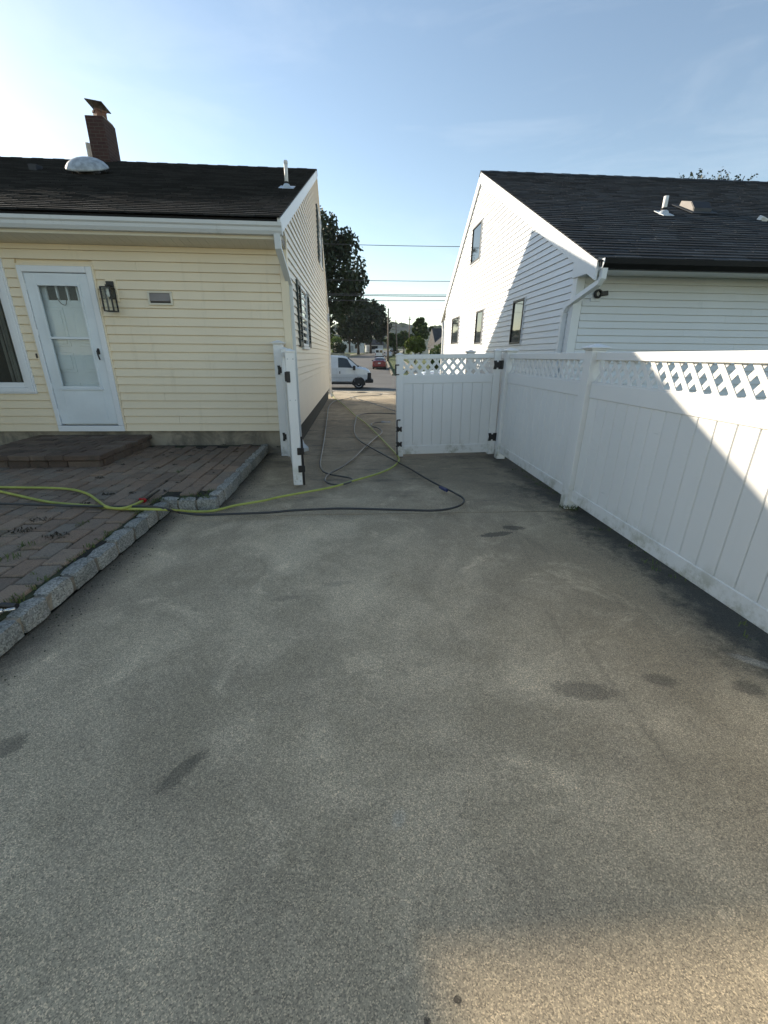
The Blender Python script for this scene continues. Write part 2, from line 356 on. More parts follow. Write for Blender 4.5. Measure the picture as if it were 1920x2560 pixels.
# ------------------------------------------------------------------ mesh and object helpers
BASE = {}
def mesh(name, v, f, mat, smooth=False):
    me = bpy.data.meshes.new(name); me.from_pydata([tuple(p) for p in v], [], f)
    if mat is not None: me.materials.append(M[mat] if isinstance(mat, str) else mat)
    if smooth: me.polygons.foreach_set('use_smooth', [True]*len(me.polygons))
    me.update(); return me
def thing(name, label, cat, loc=(0, 0, 0), rotz=0.0, group=None, tilt=(0, 0)):
    o = bpy.data.objects.new(name, None); COL.objects.link(o)
    o.empty_display_size = 0.2
    o.location = loc; o.rotation_euler = (tilt[0], tilt[1], rotz)
    o['label'] = label; o['category'] = cat
    if group: o['group'] = group
    BASE[o.name] = Vector(loc)
    return o
def tag(o, label, cat, group=None):
    o['label'] = label; o['category'] = cat
    if group: o['group'] = group
    return o
def root_base(p):
    while p is not None:
        if p.name in BASE: return BASE[p.name]
        p = p.parent
    return Vector((0, 0, 0))
def put(name, me, parent=None, loc=(0, 0, 0), rot=(0, 0, 0), local=False, kind=None):
    """link mesh `me`; loc is in world unless local (then in the parent's space)"""
    o = bpy.data.objects.new(name, me); COL.objects.link(o)
    loc = Vector(loc)
    if parent is not None:
        o.parent = parent
        if not local and parent.name in BASE: loc = loc - BASE[parent.name]
    o.location = loc; o.rotation_euler = rot
    if kind: o['kind'] = kind
    return o
def part(name, geo, mat, parent=None, local=False, smooth=False, kind=None):
    return put(name, mesh(name, geo[0], geo[1], mat, smooth), parent, (0, 0, 0), (0, 0, 0), local, kind)
def struct(name, geo, mat, smooth=False):
    o = part(name, geo, mat, None, smooth=smooth); o['kind'] = 'structure'; return o
def join(*geos):
    V, F = [], []
    for v, f in geos:
        n = len(V); V += list(v); F += [tuple(i+n for i in q) for q in f]
    return V, F
def box(x0, x1, y0, y1, z0, z1, c=0.0):
    if c <= 0:
        v = [(x, y, z) for z in (z0, z1) for y in (y0, y1) for x in (x0, x1)]
        return v, [(0, 2, 3, 1), (4, 5, 7, 6), (0, 1, 5, 4), (2, 6, 7, 3), (0, 4, 6, 2), (1, 3, 7, 5)]
    V = []; idx = {}
    for sx in (0, 1):
        for sy in (0, 1):
            for sz in (0, 1):
                X = (x0, x1)[sx]; Y = (y0, y1)[sy]; Z = (z0, z1)[sz]
                dx = c*(1-2*sx); dy = c*(1-2*sy); dz = c*(1-2*sz)
                for k, p in enumerate(((X, Y+dy, Z+dz), (X+dx, Y, Z+dz), (X+dx, Y+dy, Z))):
                    idx[sx, sy, sz, k] = len(V); V.append(p)
    F = []
    def q(*k): F.append(tuple(idx[i] for i in k))
    for s in (0, 1):
        a = [(s, 0, 0, 0), (s, 1, 0, 0), (s, 1, 1, 0), (s, 0, 1, 0)]; q(*(a if s else a[::-1]))
        a = [(0, s, 0, 1), (1, s, 0, 1), (1, s, 1, 1), (0, s, 1, 1)]; q(*(a[::-1] if s else a))
        a = [(0, 0, s, 2), (1, 0, s, 2), (1, 1, s, 2), (0, 1, s, 2)]; q(*(a if s else a[::-1]))
    for i in (0, 1):
        for j in (0, 1):
            a = [(i, j, 0, 0), (i, j, 0, 1), (i, j, 1, 1), (i, j, 1, 0)]; q(*(a if (i == j) else a[::-1]))
            a = [(i, 0, j, 0), (i, 1, j, 0), (i, 1, j, 2), (i, 0, j, 2)]; q(*(a if (i != j) else a[::-1]))
            a = [(0, i, j, 1), (1, i, j, 1), (1, i, j, 2), (0, i, j, 2)]; q(*(a if (i == j) else a[::-1]))
    for i in (0, 1):
        for j in (0, 1):
            for k in (0, 1):
                a = [(i, j, k, 0), (i, j, k, 1), (i, j, k, 2)]; q(*(a if (i+j+k) % 2 == 0 else a[::-1]))
    return V, F
def prism(poly, a0, a1, axis='x'):
    """poly of (u, w); extruded along axis. x: u=y w=z; y: u=x w=z; z: u=x w=y"""
    def pt(a, u, w): return {'x': (a, u, w), 'y': (u, a, w), 'z': (u, w, a)}[axis]
    n = len(poly)
    V = [pt(a0, *p) for p in poly] + [pt(a1, *p) for p in poly]
    F = [tuple(range(n-1, -1, -1)), tuple(range(n, 2*n))] + [(i, (i+1) % n, n+(i+1) % n, n+i) for i in range(n)]
    ar = sum(poly[i][0]*poly[(i+1) % n][1]-poly[(i+1) % n][0]*poly[i][1] for i in range(n))
    if (ar < 0) != (axis == 'y'): F = [q[::-1] for q in F]
    return V, F
def lathe(prof, seg=16, cx=0, cy=0, axis='z'):
    V, F = [], []
    for r, z in prof:
        for k in range(seg):
            a = 2*math.pi*k/seg; p = (r*math.cos(a), r*math.sin(a), z)
            if axis == 'y': p = (p[0], p[2], p[1])
            if axis == 'x': p = (p[2], p[0], p[1])
            V.append((p[0]+cx, p[1]+cy, p[2]))
    for i in range(len(prof)-1):
        for k in range(seg):
            F.append((i*seg+k, i*seg+(k+1) % seg, (i+1)*seg+(k+1) % seg, (i+1)*seg+k))
    F.append(tuple(range(seg-1, -1, -1))); F.append(tuple((len(prof)-1)*seg+k for k in range(seg)))
    return V, F
def tube(pts, rad, seg=8):
    P = [Vector(p) for p in pts]; n = len(P)
    rr = rad if isinstance(rad, (list, tuple)) else [rad]*n
    V, F = [], []; ref = None
    for i in range(n):
        t = (P[min(i+1, n-1)]-P[max(i-1, 0)]).normalized()
        if ref is None: ref = Vector((0, 0, 1)) if abs(t.z) < 0.9 else Vector((1, 0, 0))
        a = (ref - t*ref.dot(t)).normalized(); b = t.cross(a); ref = a
        for k in range(seg):
            th = 2*math.pi*k/seg; V.append(tuple(P[i]+(a*math.cos(th)+b*math.sin(th))*rr[i]))
    for i in range(n-1):
        for k in range(seg):
            F.append((i*seg+k, i*seg+(k+1) % seg, (i+1)*seg+(k+1) % seg, (i+1)*seg+k))
    F.append(tuple(range(seg-1, -1, -1))); F.append(tuple((n-1)*seg+k for k in range(seg)))
    return V, F
def rtube(pts, w, d):
    """rectangular pipe along a polyline lying roughly in a vertical plane"""
    P = [Vector(p) for p in pts]; n = len(P); V, F = [], []
    for i in range(n):
        if i == 0: t = P[1]-P[0]
        elif i == n-1: t = P[-1]-P[-2]
        else: t = (P[i]-P[i-1]).normalized()+(P[i+1]-P[i]).normalized()
        t.normalize()
        a = Vector((1, 0, 0)); a = (a-t*a.dot(t)).normalized(); b = t.cross(a)
        for sx, sy in ((-1, -1), (1, -1), (1, 1), (-1, 1)):
            V.append(tuple(P[i]+a*sx*w/2+b*sy*d/2))
    for i in range(n-1):
        for k in range(4): F.append((i*4+k, i*4+(k+1) % 4, (i+1)*4+(k+1) % 4, (i+1)*4+k))
    F += [(3, 2, 1, 0), tuple((n-1)*4+k for k in range(4))]
    return V, F
def spline(pts, step=0.05):
    P = [Vector(p) for p in pts]; out = []
    for i in range(len(P)-1):
        p0 = P[max(i-1, 0)]; p1 = P[i]; p2 = P[i+1]; p3 = P[min(i+2, len(P)-1)]
        n = max(2, min(24, int((p2-p1).length/step)))
        for k in range(n):
            t = k/n
            out.append(0.5*((2*p1)+(p2-p0)*t+(2*p0-5*p1+4*p2-p3)*t*t+(3*p1-p0-3*p2+p3)*t**3))
    out.append(P[-1]); return out
def xf(geo, m):
    return [tuple(m @ Vector(p)) for p in geo[0]], geo[1]

# ================================================================== SETTING
def sheet(xs, ys, zf):
    V = [(x, y, zf(x, y)) for y in ys for x in xs]; nx = len(xs)
    F = [(j*nx+i, j*nx+i+1, (j+1)*nx+i+1, (j+1)*nx+i) for j in range(len(ys)-1) for i in range(nx-1)]
    return V, F
YS = sorted(set([p[0] for p in PROFILE] + list(range(-30, 240, 6))))
def gz(x, y):
    b = -0.06 if y < 26.6 else -0.09
    raise_ = 0.0
    return terr(y) + b
struct('ground', sheet([-900, -300, -120, -60, -30, -12, -5, 0, 5, 12, 30, 60, 120, 300, 900], YS, gz), 'lawn')

struct('yard', join(sheet([-40, -1.9], [-60, -20, 0.4], lambda x, y: -0.028), sheet([-1.9, 2.9], [-60, -20, -6.01], lambda x, y: -0.028), sheet([2.9, 3.1], [-60, -20, 0, 6.9, 15], lambda x, y: -0.028)), 'walk')  # mostly unseen pale ground, added to replace the lawn's green bounce light
# driveway: slabs with recessed joints on a dark bed
drive = part('driveway', sheet([-1.9, 2.9], [-6, 0, 6, 12, 15.3, 20, 26.55], lambda x, y: terr(y)-0.035), 'soil'); drive['kind'] = 'structure'
def slab(x0, x1, y0, y1, n=1):
    ys = [y0+(y1-y0)*i/n for i in range(n+1)]
    V, F = [], []
    for y in ys:
        z = terr(y)
        V += [(x0, y, z-0.05), (x0, y, z-0.008), (x0+0.008, y, z), (x1-0.008, y, z), (x1, y, z-0.008), (x1, y, z-0.05)]
    for j in range(n):
        for i in range(5): F.append((j*6+i, j*6+i+1, (j+1)*6+i+1, (j+1)*6+i)[::-1])
    F.append(tuple(range(6))); F.append(tuple((n*6)+i for i in range(5, -1, -1)))
    put('slab', mesh('slab', V, [q[::-1] for q in F], 'concrete'), drive)
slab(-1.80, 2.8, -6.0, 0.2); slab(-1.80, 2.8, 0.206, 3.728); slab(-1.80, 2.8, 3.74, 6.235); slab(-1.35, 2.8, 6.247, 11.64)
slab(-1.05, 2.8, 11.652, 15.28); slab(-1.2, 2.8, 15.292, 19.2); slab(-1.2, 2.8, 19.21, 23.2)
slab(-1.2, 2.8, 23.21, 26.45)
struct('sidewalk', join(sheet([-60, -1.21], [24.6, 26.2], lambda x, y: terr(y)+0.0), sheet([2.81, 60], [24.6, 26.2], lambda x, y: terr(y)+0.0)), 'walk')
def curb(x0, x1, y0, y1, top=0.02, foot=-0.2):
    return box(x0, x1, y0, y1, terr(y1)+foot, terr(y1)+0.13+top, 0.02)
struct('kerb', join(box(-60, -1.6, 26.6, 26.78, -0.95, -0.52, 0.02), box(2.9, 60, 26.6, 26.78, -0.95, -0.52, 0.02), box(-1.59, 2.89, 26.46, 26.78, -0.95, -0.615, 0.02)), 'walk')
# streets: one crossing in front of the houses, one running on away from it
def Xr(y): return 4.5+0.0575*(y-57) if y < 100 else 6.97+0.11*(y-100) if y < 260 else 24.57+0.16*(y-260)
ys1 = [26.78, 28.2, 32, 36, 40]
struct('cross_street', sheet([-90, -40, -8, 0, 8, 40, 90], ys1, lambda x, y: terr(y)-0.0 if y > 28 else -0.75), 'asphalt')
ys2 = [40, 46, 52, 57, 64, 70, 78, 85, 92, 100, 115, 130, 150, 170, 200, 230, 260, 300, 400]
V, F = [], []
for y in ys2:
    w0, w1 = (Xr(y)-9.4, Xr(y))
    if y == 40: w0, w1 = w0-4, w1+4
    V += [(w0, y, terr(y)), (w1, y, terr(y))]
for i in range(len(ys2)-1): F.append((2*i, 2*i+1, 2*i+3, 2*i+2))
struct('far_street', (V, F), 'asphalt')
def strip(off0, off1, h0, ya, yb):
    V, F = [], []; ys = [y for y in ys2 if ya <= y <= yb]
    for y in ys:
        for o in (off0, off1):
            V.append((Xr(y)+o, y, terr(y)-0.15)); V.append((Xr(y)+o, y, terr(y)+h0))
    for i in range(len(ys)-1):
        a = i*4; b = a+4
        F += [(a+1, a+3, b+3, b+1), (a, a+1, b+1, b), (a+3, a+2, b+2, b+3)]
    F += [(0, 2, 3, 1)]
    return V, F
struct('far_kerb', join(strip(0.0, 0.18, 0.12, 46, 400), strip(-9.58, -9.4, 0.12, 46, 400), box(-90, Xr(46)-9.58-4, 40.0, 40.18, -0.9, -0.55, 0.02), box(Xr(40)+4.2, 90, 40.0, 40.18, -0.9, -0.55, 0.02)), 'founda')
struct('far_path', join(strip(2.2, 3.6, 0.02, 46, 300), strip(-13.2, -11.8, 0.02, 46, 300)), 'walk')
# wooded hills on the skyline
rng = np.random.default_rng(3)
def blob_geo(cx, cy, cz, r, rg, sq=0.8):
    V, F = [], []; seg = 7; ring = 4
    for i in range(ring+1):
        ph = math.pi*0.5*i/ring
        for k in range(seg):
            a = 2*math.pi*(k+0.5*(i % 2))/seg; j = 1+0.25*(rg.random()-0.5)
            V.append((cx+r*j*math.cos(ph)*math.cos(a), cy+r*j*math.cos(ph)*math.sin(a), cz+r*sq*j*math.sin(ph)))
    for i in range(ring):
        for k in range(seg):
            F.append((i*seg+k, i*seg+(k+1) % seg, (i+1)*seg+(k+1) % seg, (i+1)*seg+k))
    return V, F
def hill_h(x):
    return 30+10*math.sin(x/170+1.2)+6*math.sin(x/61)-max(0, (x-60)/16)
hv = [[], []]
xs = [-420+14*i for i in range(72)]
for j, (yy, fr) in enumerate(((640, 0.0), (700, 0.55), (760, 0.9), (800, 1.0))):
    for x in xs: hv[0].append((x, yy, terr(yy)-2+hill_h(x)*fr))
nx = len(xs)
hv[1] = [(j*nx+i, j*nx+i+1, (j+1)*nx+i+1, (j+1)*nx+i) for j in range(3) for i in range(nx-1)]
struct('hill', (hv[0], hv[1]), 'leaf_dark')
gs = []
for i in range(900):
    x = rng.uniform(-400, 560); fr = rng.random()**0.7
    yy = 640+160*fr; z = terr(700)-4+hill_h(x)*(fr*1.02 if fr < 0.95 else 1)
    gs.append(blob_geo(x, yy, z, rng.uniform(7, 12), rng))
wo_ = part('hillside_wood', join(*gs), 'leaf_mid'); wo_['kind'] = 'stuff'; wo_['label'] = 'hazy wooded hillside on the skyline'

# ================================================================== LEFT HOUSE (cream)
FY, WX = 6.45, -0.92                      # facade plane, gable wall plane
RS, RY0, RZ0 = 0.411, 6.05, 2.98          # back slope of the roof: z = RZ0 + RS (y - RY0)
RIDY = 12.75; RIDZ = RZ0+RS*(RIDY-RY0)
BEY, BEZ = 15.75, 2.95                    # far eave
lh = thing('cream_house', 'cream vinyl-sided house with dark shingle roof and brick chimney', 'house', (-5.0, 10.8, 0))
def roofz(y): return RZ0+RS*(y-RY0) if y <= RIDY else RIDZ+(BEZ-RIDZ)*(y-RIDY)/(BEY-RIDY)
part('wall_core', prism([(FY+0.17, -0.2), (15.2, -0.2), (15.2, 2.9), (RIDY, RIDZ-0.16), (FY+0.17, roofz(FY+0.17)-0.12)], -12.0, -0.95), 'darkroom', lh)
part('foundation', join(box(-12, -0.955, FY+0.01, FY+0.16, -0.2, 0.325), box(-1.1, -0.952, FY+0.16, 15.21, -0.25, 0.335), box(-12, -1.1, 15.2, 15.22, -0.2, 0.33)), 'founda', lh)
part('wall_sheathing', join(box(-12, -0.96, FY+0.015, FY+0.16, 2.55, 2.75), box(-3.40, -0.96, FY+0.02, FY+0.16, 0.32, 2.6), box(-4.53, -4.36, FY+0.02, FY+0.16, 0.32, 2.6), box(-12, -4.53, FY+0.02, FY+0.16, 0.32, 0.88), box(-12, -6.6, FY+0.02, FY+0.16, 0.88, 2.6), box(-4.36, -3.40, FY+0.02, FY+0.16, 2.44, 2.6)), 'cream', lh)
EXPO = 0.1105
def board_x(x0, x1, z0, h, y, mat, parent, th=0.029, name='siding_board'):
    h -= 0.005; g = 0.009
    pr = [(y+0.015, z0), (y-th, z0), (y-th*0.42, z0+h-g), (y-0.001, z0+h-g), (y-0.001, z0+h), (y+0.015, z0+h)]
    return part(name, prism(pr, x0, x1), mat, parent)
def board_y(ya0, ya1, yb0, yb1, z0, h, x, out, mat, parent, th=0.024, name='siding_board'):
    """board on a wall x=const; out=+1 faces +x, -1 faces -x; bottom edge spans ya, top edge yb"""
    h -= 0.005; g = 0.009
    pr = [(x-out*0.012, z0, 0.0), (x+out*th, z0, 0.0), (x+out*th*0.42, z0+h-g, 1.0), (x+out*0.001, z0+h-g, 1.0), (x+out*0.001, z0+h, 1.0), (x-out*0.012, z0+h, 1.0)]
    V = [(a_, ya0+(yb0-ya0)*f_, z_) for a_, z_, f_ in pr]+[(a_, ya1+(yb1-ya1)*f_, z_) for a_, z_, f_ in pr]
    F = [(0, 1, 2, 3, 4, 5), (11, 10, 9, 8, 7, 6)]+[(i, i+6, (i+1) % 6+6, (i+1) % 6) for i in range(6)]
    if out > 0: F = [q[::-1] for q in F]
    return part(name, (V, F), mat, parent)
z = 0.318; row = 0
openings = [(-4.36, -3.40, 0.0, 2.455), (-6.8, -4.525, 0.868, 2.53)]
while z < 2.70:
    h = min(EXPO, 2.705-z)
    segs = [(-7.4, -0.985)]
    for (a, b, z0, z1) in openings:
        if z+h > z0+0.012 and z < z1-0.012:
            ns = []
            for s in segs:
                if b <= s[0] or a >= s[1]: ns.append(s); continue
                if a > s[0]: ns.append((s[0], a))
                if b < s[1]: ns.append((b, s[1]))
            segs = ns
    for (a, b) in segs:
        if a > -3.6 and b-a > 2.2 and row % 3 == 1:
            m = -2.9+0.9*random.random()
            board_x(a, m-0.001, z, h+0.006, FY, 'cream', lh); board_x(m+0.001, b, z, h+0.006, FY, 'cream', lh)
        else: board_x(a, b, z, h+0.006, FY, 'cream', lh)
    z += EXPO; row += 1
part('siding_wall', box(-12, -7.4, FY-0.012, FY+0.015, 0.318, 2.7), 'cream', lh)
# gable boards
def gable_rows(parent, x, out, expo, z0, roof, rise, ylo, yhi, mat, drop=0.10, seed=1, th=0.015):
    rg = random.Random(seed); z = z0
    zmax = max(roof(ylo+(yhi-ylo)*i/200) for i in range(201))-drop
    def lim(zz):
        ys = [ylo+(yhi-ylo)*i/400 for i in range(401)]
        ok = [y for y in ys if roof(y)-drop >= zz]
        return (ok[0], ok[-1]) if ok else None
    while z < zmax-0.02:
        h = min(expo, zmax-z); a = lim(z); b = lim(min(z+h, zmax-0.001)) or a
        if a is None: break
        L = a[1]-a[0]; cuts = []
        if L > 3.0:
            c0 = a[0]+rg.uniform(0.9, 2.6)
            while c0 < a[1]-0.9: cuts.append(c0); c0 += rg.uniform(2.6, 3.8)
        e = [a[0]]+cuts+[a[1]]; eb = [b[0]]+cuts+[b[1]]
        for i in range(len(e)-1):
            board_y(e[i]+(0.001 if i else 0), e[i+1]-0.001, min(max(eb[i]+(0.001 if i else 0), b[0]), b[1]), max(min(eb[i+1]-0.001, b[1]), b[0]), z, h+0.005, x, out, mat, parent, th)
        z += expo
gable_rows(lh, WX, 1, EXPO, 0.33, roofz, 0, FY+0.02, 15.2, 'gablecream', 0.12, 4, 0.028)
# corner boards
part('corner_board', box(-0.985, -0.884, FY-0.034, FY+0.012, 0.315, 2.70, 0.004), 'cream', lh)
part('corner_board', box(WX-0.01, -0.883, FY+0.0125, FY+0.085, 0.315, 2.86, 0.004), 'cream', lh)
part('corner_board', box(WX-0.01, WX+0.034, 15.13, 15.23, 0.315, 2.9, 0.004), 'gablecream', lh)
# soffit, fascia, gutter
for i in range(64):
    x1 = -0.905-0.105*i
    put('soffit_panel', mesh('soffit_panel', *prism([(6.124, 2.748), (FY+0.01, 2.700), (FY+0.01, 2.710), (6.124, 2.758)], x1-0.1025, x1), 'soffit'), lh)
part('soffit_backing', prism([(6.124, 2.762), (FY+0.01, 2.714), (FY+0.14, 2.714), (FY+0.14, 2.80), (6.124, 2.80)], -12, -0.9), 'bronze', lh)
part('fascia_board', box(-12, -0.885, 6.085, 6.122, 2.738, 2.93, 0.003), 'soffit', lh)
kprof = [(6.083, 2.785), (6.083, 2.895), (6.078, 2.895), (6.078, 2.79), (6.03, 2.79), (6.012, 2.81), (6.006, 2.845), (5.993, 2.862), (5.985, 2.89), (5.998, 2.893), (5.999, 2.901), (5.975, 2.899), (5.978, 2.862), (5.995, 2.845), (5.999, 2.812), (6.02, 2.775), (6.083, 2.775)]
g_ = part('gutter', prism(kprof, -12, -0.868), 'alu', lh)
part('end_cap', prism([(6.083, 2.775), (6.02, 2.775), (5.999, 2.812), (5.995, 2.845), (5.978, 2.862), (5.975, 2.899), (6.083, 2.899)], -0.868, -0.864), 'alu', g_)
ds = part('downspout', rtube([(-0.93, 6.04, 2.79), (-0.925, 6.045, 2.64), (-0.878, 6.50, 2.30), (-0.878, 6.505, 0.20), (-0.83, 6.44, 0.09), (-0.755, 6.30, 0.055)], 0.075, 0.058), 'alu', lh)
for zz in (2.30, 1.2, 0.45): part('strap', box(-0.921, -0.836, 6.466, 6.542, zz-0.012, zz+0.012), 'alu', ds)
ds = part('downspout', rtube([(-0.90, 15.83, 2.93), (-0.90, 15.83, 2.72), (-0.87, 15.45, 2.45), (-0.87, 15.42, 0.12), (-0.83, 15.30, 0.02)], 0.075, 0.075), 'pvc', lh)
# rake boards and roof
def rake(y0, y1, x0, x1, top, depth, mat, parent, rf, name='rake_board'):
    zt0, zt1 = rf(y0)+top, rf(y1)+top
    V = [(x0, y0, zt0-depth), (x1, y0, zt0-depth), (x1, y0, zt0), (x0, y0, zt0), (x0, y1, zt1-depth), (x1, y1, zt1-depth), (x1, y1, zt1), (x0, y1, zt1)]
    F = [(0, 1, 2, 3), (7, 6, 5, 4), (1, 5, 6, 2), (0, 3, 7, 4), (3, 2, 6, 7), (0, 4, 5, 1)]
    return part(name, (V, F), mat, parent)
rake(6.04, RIDY, -0.918, -0.878, -0.022, 0.17, 'trim', lh, roofz); rake(RIDY+0.001, BEY, -0.918, -0.878, -0.022, 0.17, 'gablecream', lh, roofz)
roof = part('roof', join(prism([(6.03, RZ0-0.02-0.025), (RIDY, RIDZ-0.025), (BEY, BEZ-0.025), (BEY, BEZ-0.09), (RIDY, RIDZ-0.10), (6.03, RZ0-0.115)], -12.2, -0.919)), 'shingle_l', lh)
def shingles(parent, mat, x0, x1, y0, ridge_y, rz, slope, expo, wid, nkeep, seed, lam=False, rake_right=True):
    rg = random.Random(seed); th = math.atan(slope)
    L = (ridge_y-y0)/math.cos(th); rows = int(L/expo)+1
    meshes = []
    for v in range(5):
        w = wid*(1+(0 if not lam else (v-2)*0.12)); t_ = 0.0195+0.0006*v if not lam else 0.0155+0.0012*v
        V = [(0, 0, 0), (w-0.007, 0, 0), (w-0.007, expo+0.035, -0.003), (0, expo+0.035, -0.003), (0.002, 0.002, t_), (w-0.008, 0.002, t_), (w-0.007, expo+0.035, 0.002), (0, expo+0.035, 0.002)]
        F = [(3, 2, 1, 0), (4, 5, 6, 7), (0, 1, 5, 4), (2, 3, 7, 6), (1, 2, 6, 5), (3, 0, 4, 7)]
        meshes.append((w, V, F, mesh('shingle', V, F, mat)))
    JV, JF = [], []; kept = 0; c, s = math.cos(th), math.sin(th)
    cells = []
    for r in range(rows):
        p = 0.0; first = True
        while p < x1-x0:
            k = rg.randrange(5); w = meshes[k][0]; f_ = 1.0
            if first: f_ = (0.5 if r % 2 else 1.0) if not lam else rg.uniform(0.3, 1.0)
            first = False
            cells.append((r, k, (x1-p-w*f_) if rake_right else (x0+p), rg.uniform(-0.004, 0.004), f_)); p += w*f_
    for (r, k, xx, dz, f_) in cells:
        d = r*expo+dz
        if d+expo > L-0.02: continue
        yy, zz = y0+d*c, rz+d*s
        if kept < nkeep:
            so_ = put('shingle', meshes[k][3], parent, (xx, yy, zz), (th, 0, 0)); so_.scale.x = f_; kept += 1
        else:
            n = len(JV)
            for (a, b, e) in meshes[k][1]: JV.append((xx+a*f_, yy+b*c-e*s, zz+b*s+e*c))
            JF += [tuple(i+n for i in q) for q in meshes[k][2]]
    part('shingle_field', (JV, JF), mat, parent, kind='stuff')
shingles(roof, 'shingle_l', -9.2, -0.872, 6.0, RIDY, RZ0-0.03, RS, 0.14, 0.30, 300, 11)
for i in range(36):
    x1 = -0.872-0.24*i
    put('ridge_cap', mesh('ridge_cap', *prism([(RIDY-0.13, RIDZ-0.055-0.01), (RIDY, RIDZ+0.004+0.006*(i % 2)), (RIDY+0.10, RIDZ-0.10), (RIDY+0.09, RIDZ-0.12), (RIDY, RIDZ-0.02), (RIDY-0.12, RIDZ-0.08)], x1-0.25, x1), 'shingle_l'), roof)
# roof furniture
def on_l(y): return RZ0+RS*(y-RY0)
vp = part('vent_pipe', join(tube([(-1.128, 8.77, 4.12), (-1.126, 8.77, 4.30), (-1.124, 8.77, 4.44)], [0.030, 0.030, 0.032], 12), lathe([(0.032, 4.43), (0.036, 4.445), (0.036, 4.47), (0.024, 4.485)], 12, -1.123, 8.77)), 'pvc', lh, smooth=True)
part('flashing', join(lathe([(0.075, on_l(8.77)-0.03), (0.07, 4.115), (0.045, 4.15), (0.034, 4.155)], 16, -1.128, 8.77), prism([(8.62, on_l(8.62)-0.01), (8.62, on_l(8.62)+0.012), (8.95, on_l(8.95)+0.012), (8.95, on_l(8.95)-0.01)], -1.255, -1.0)), 'lead', vp, smooth=False)
part('collar', lathe([(0.04, 4.15), (0.042, 4.175), (0.032, 4.185)], 12, -1.128, 8.77), 'rubber', vp)
df = part('attic_fan', lathe([(0.03, 4.80), (0.12, 4.792), (0.22, 4.765), (0.30, 4.72), (0.35, 4.665), (0.362, 4.635), (0.355, 4.63), (0.33, 4.655), (0.05, 4.70)], 28, -4.92, 9.9), 'galv', lh, smooth=True)
fb_ = part('fan_base', join(lathe([(0.20, 4.40), (0.19, 4.66)], 20, -4.92, 9.9), *[box(-4.92+0.28*math.cos(a)-0.01, -4.92+0.28*math.cos(a)+0.01, 9.9+0.28*math.sin(a)-0.01, 9.9+0.28*math.sin(a)+0.01, 4.42, 4.70) for a in (0.6, 2.2, 3.8, 5.4)]), 'bronze', df)
rm_ = Matrix.Translation((-4.92, 9.9, 4.5)) @ Matrix.Rotation(math.atan(RS)*1.15, 4, 'X') @ Matrix.Translation((4.92, -9.9, -4.5))
df.data.transform(rm_); fb_.data.transform(rm_)
part('roof_vent', prism([(10.1, on_l(10.1)), (10.1, on_l(10.1)+0.10), (10.3, on_l(10.3)+0.05), (10.3, on_l(10.3))], -6.13, -5.99), 'black', lh)
part('vent_pipe', tube([(-6.36, 12.95, 5.5), (-6.36, 12.95, 6.11), (-6.36, 12.95, 6.13)], [0.05, 0.05, 0.065], 12), 'pvc', lh, smooth=True)
ch = part('chimney', box(-6.02, -5.63, 12.35, 12.90, 5.3, 6.43, 0.008), 'brick', lh)
part('crown', prism([(12.37, 6.431), (12.88, 6.431), (12.82, 6.46), (12.43, 6.46)], -6.01, -5.64), 'founda', ch)
part('flue', lathe([(0.15, 6.44), (0.15, 6.57), (0.165, 6.575), (0.165, 6.61), (0.12, 6.615)], 4, -5.79, 12.6), 'clay', ch)
cp = xf(box(-0.185, 0.185, -0.2, 0.2, -0.01, 0.01, 0.004), Matrix.Translation((-5.80, 12.6, 6.70)) @ Matrix.Rotation(R(7), 4, 'Y') @ Matrix.Rotation(R(-6), 4, 'X'))
part('flue_cap', join(cp, *[box(-5.79+a-0.008, -5.79+a+0.008, 12.6+b-0.008, 12.6+b+0.008, 6.56, 6.70) for a, b in ((-0.08, -0.08), (0.08, -0.08), (0.08, 0.08), (-0.08, 0.08))]), 'bronze', ch)
# assumed wing out of view, added so its eave shades the driveway's left part
zz = 0.318
while zz < 2.66:
    board_y(3.2, FY-0.04, 3.2, FY-0.04, zz, min(EXPO, 2.7-zz)+0.005, -6.115, 1, 'cream', lh, 0.026); zz += EXPO
part('shade_wing', join(box(-12, -6.12, 3.2, FY-0.02, -0.1, 2.72)), 'cream', lh)
part('shade_wing_roof', prism([(-12.3, 2.95), (-5.97, 2.98), (-5.97, 2.86), (-6.4, 2.72), (-12.3, 2.72)], 2.9, 6.2, 'y'), 'shingle_l', lh)

# --- back door: storm door over a panelled door
dr = part('door', join(box(-4.34, -4.285, FY-0.050, FY+0.05, 0.40, 2.45, 0.006), box(-3.485, -3.41, FY-0.050, FY+0.05, 0.40, 2.45, 0.006), box(-4.284, -3.486, FY-0.050, FY+0.05, 2.375, 2.45, 0.006)), 'trim', lh)
part('brick_mould', join(box(-4.362, -4.3405, FY-0.040, FY+0.03, 0.32, 2.472, 0.003), box(-3.409, -3.388, FY-0.040, FY+0.03, 0.32, 2.472, 0.003), box(-4.34, -3.41, FY-0.040, FY+0.03, 2.4505, 2.472, 0.003)), 'cream', dr)
part('threshold', box(-4.34, -3.41, FY-0.05, FY+0.06, 0.318, 0.398, 0.004), 'trim', dr)
GX0, GX1, GZ0, GZ1 = -4.137, -3.634, 0.955, 2.22
part('storm_door', join(box(-4.28, GX0-0.022, FY-0.03, FY+0.0, 0.422, 2.368, 0.003), box(GX1+0.022, -3.49, FY-0.03, FY+0.0, 0.422, 2.368, 0.003), box(GX0-0.0219, GX1+0.0219, FY-0.03, FY+0.0, 0.422, GZ0-0.03, 0.003), box(GX0-0.0219, GX1+0.0219, FY-0.03, FY, GZ1+0.025, 2.368, 0.003)), 'doorpaint', dr)
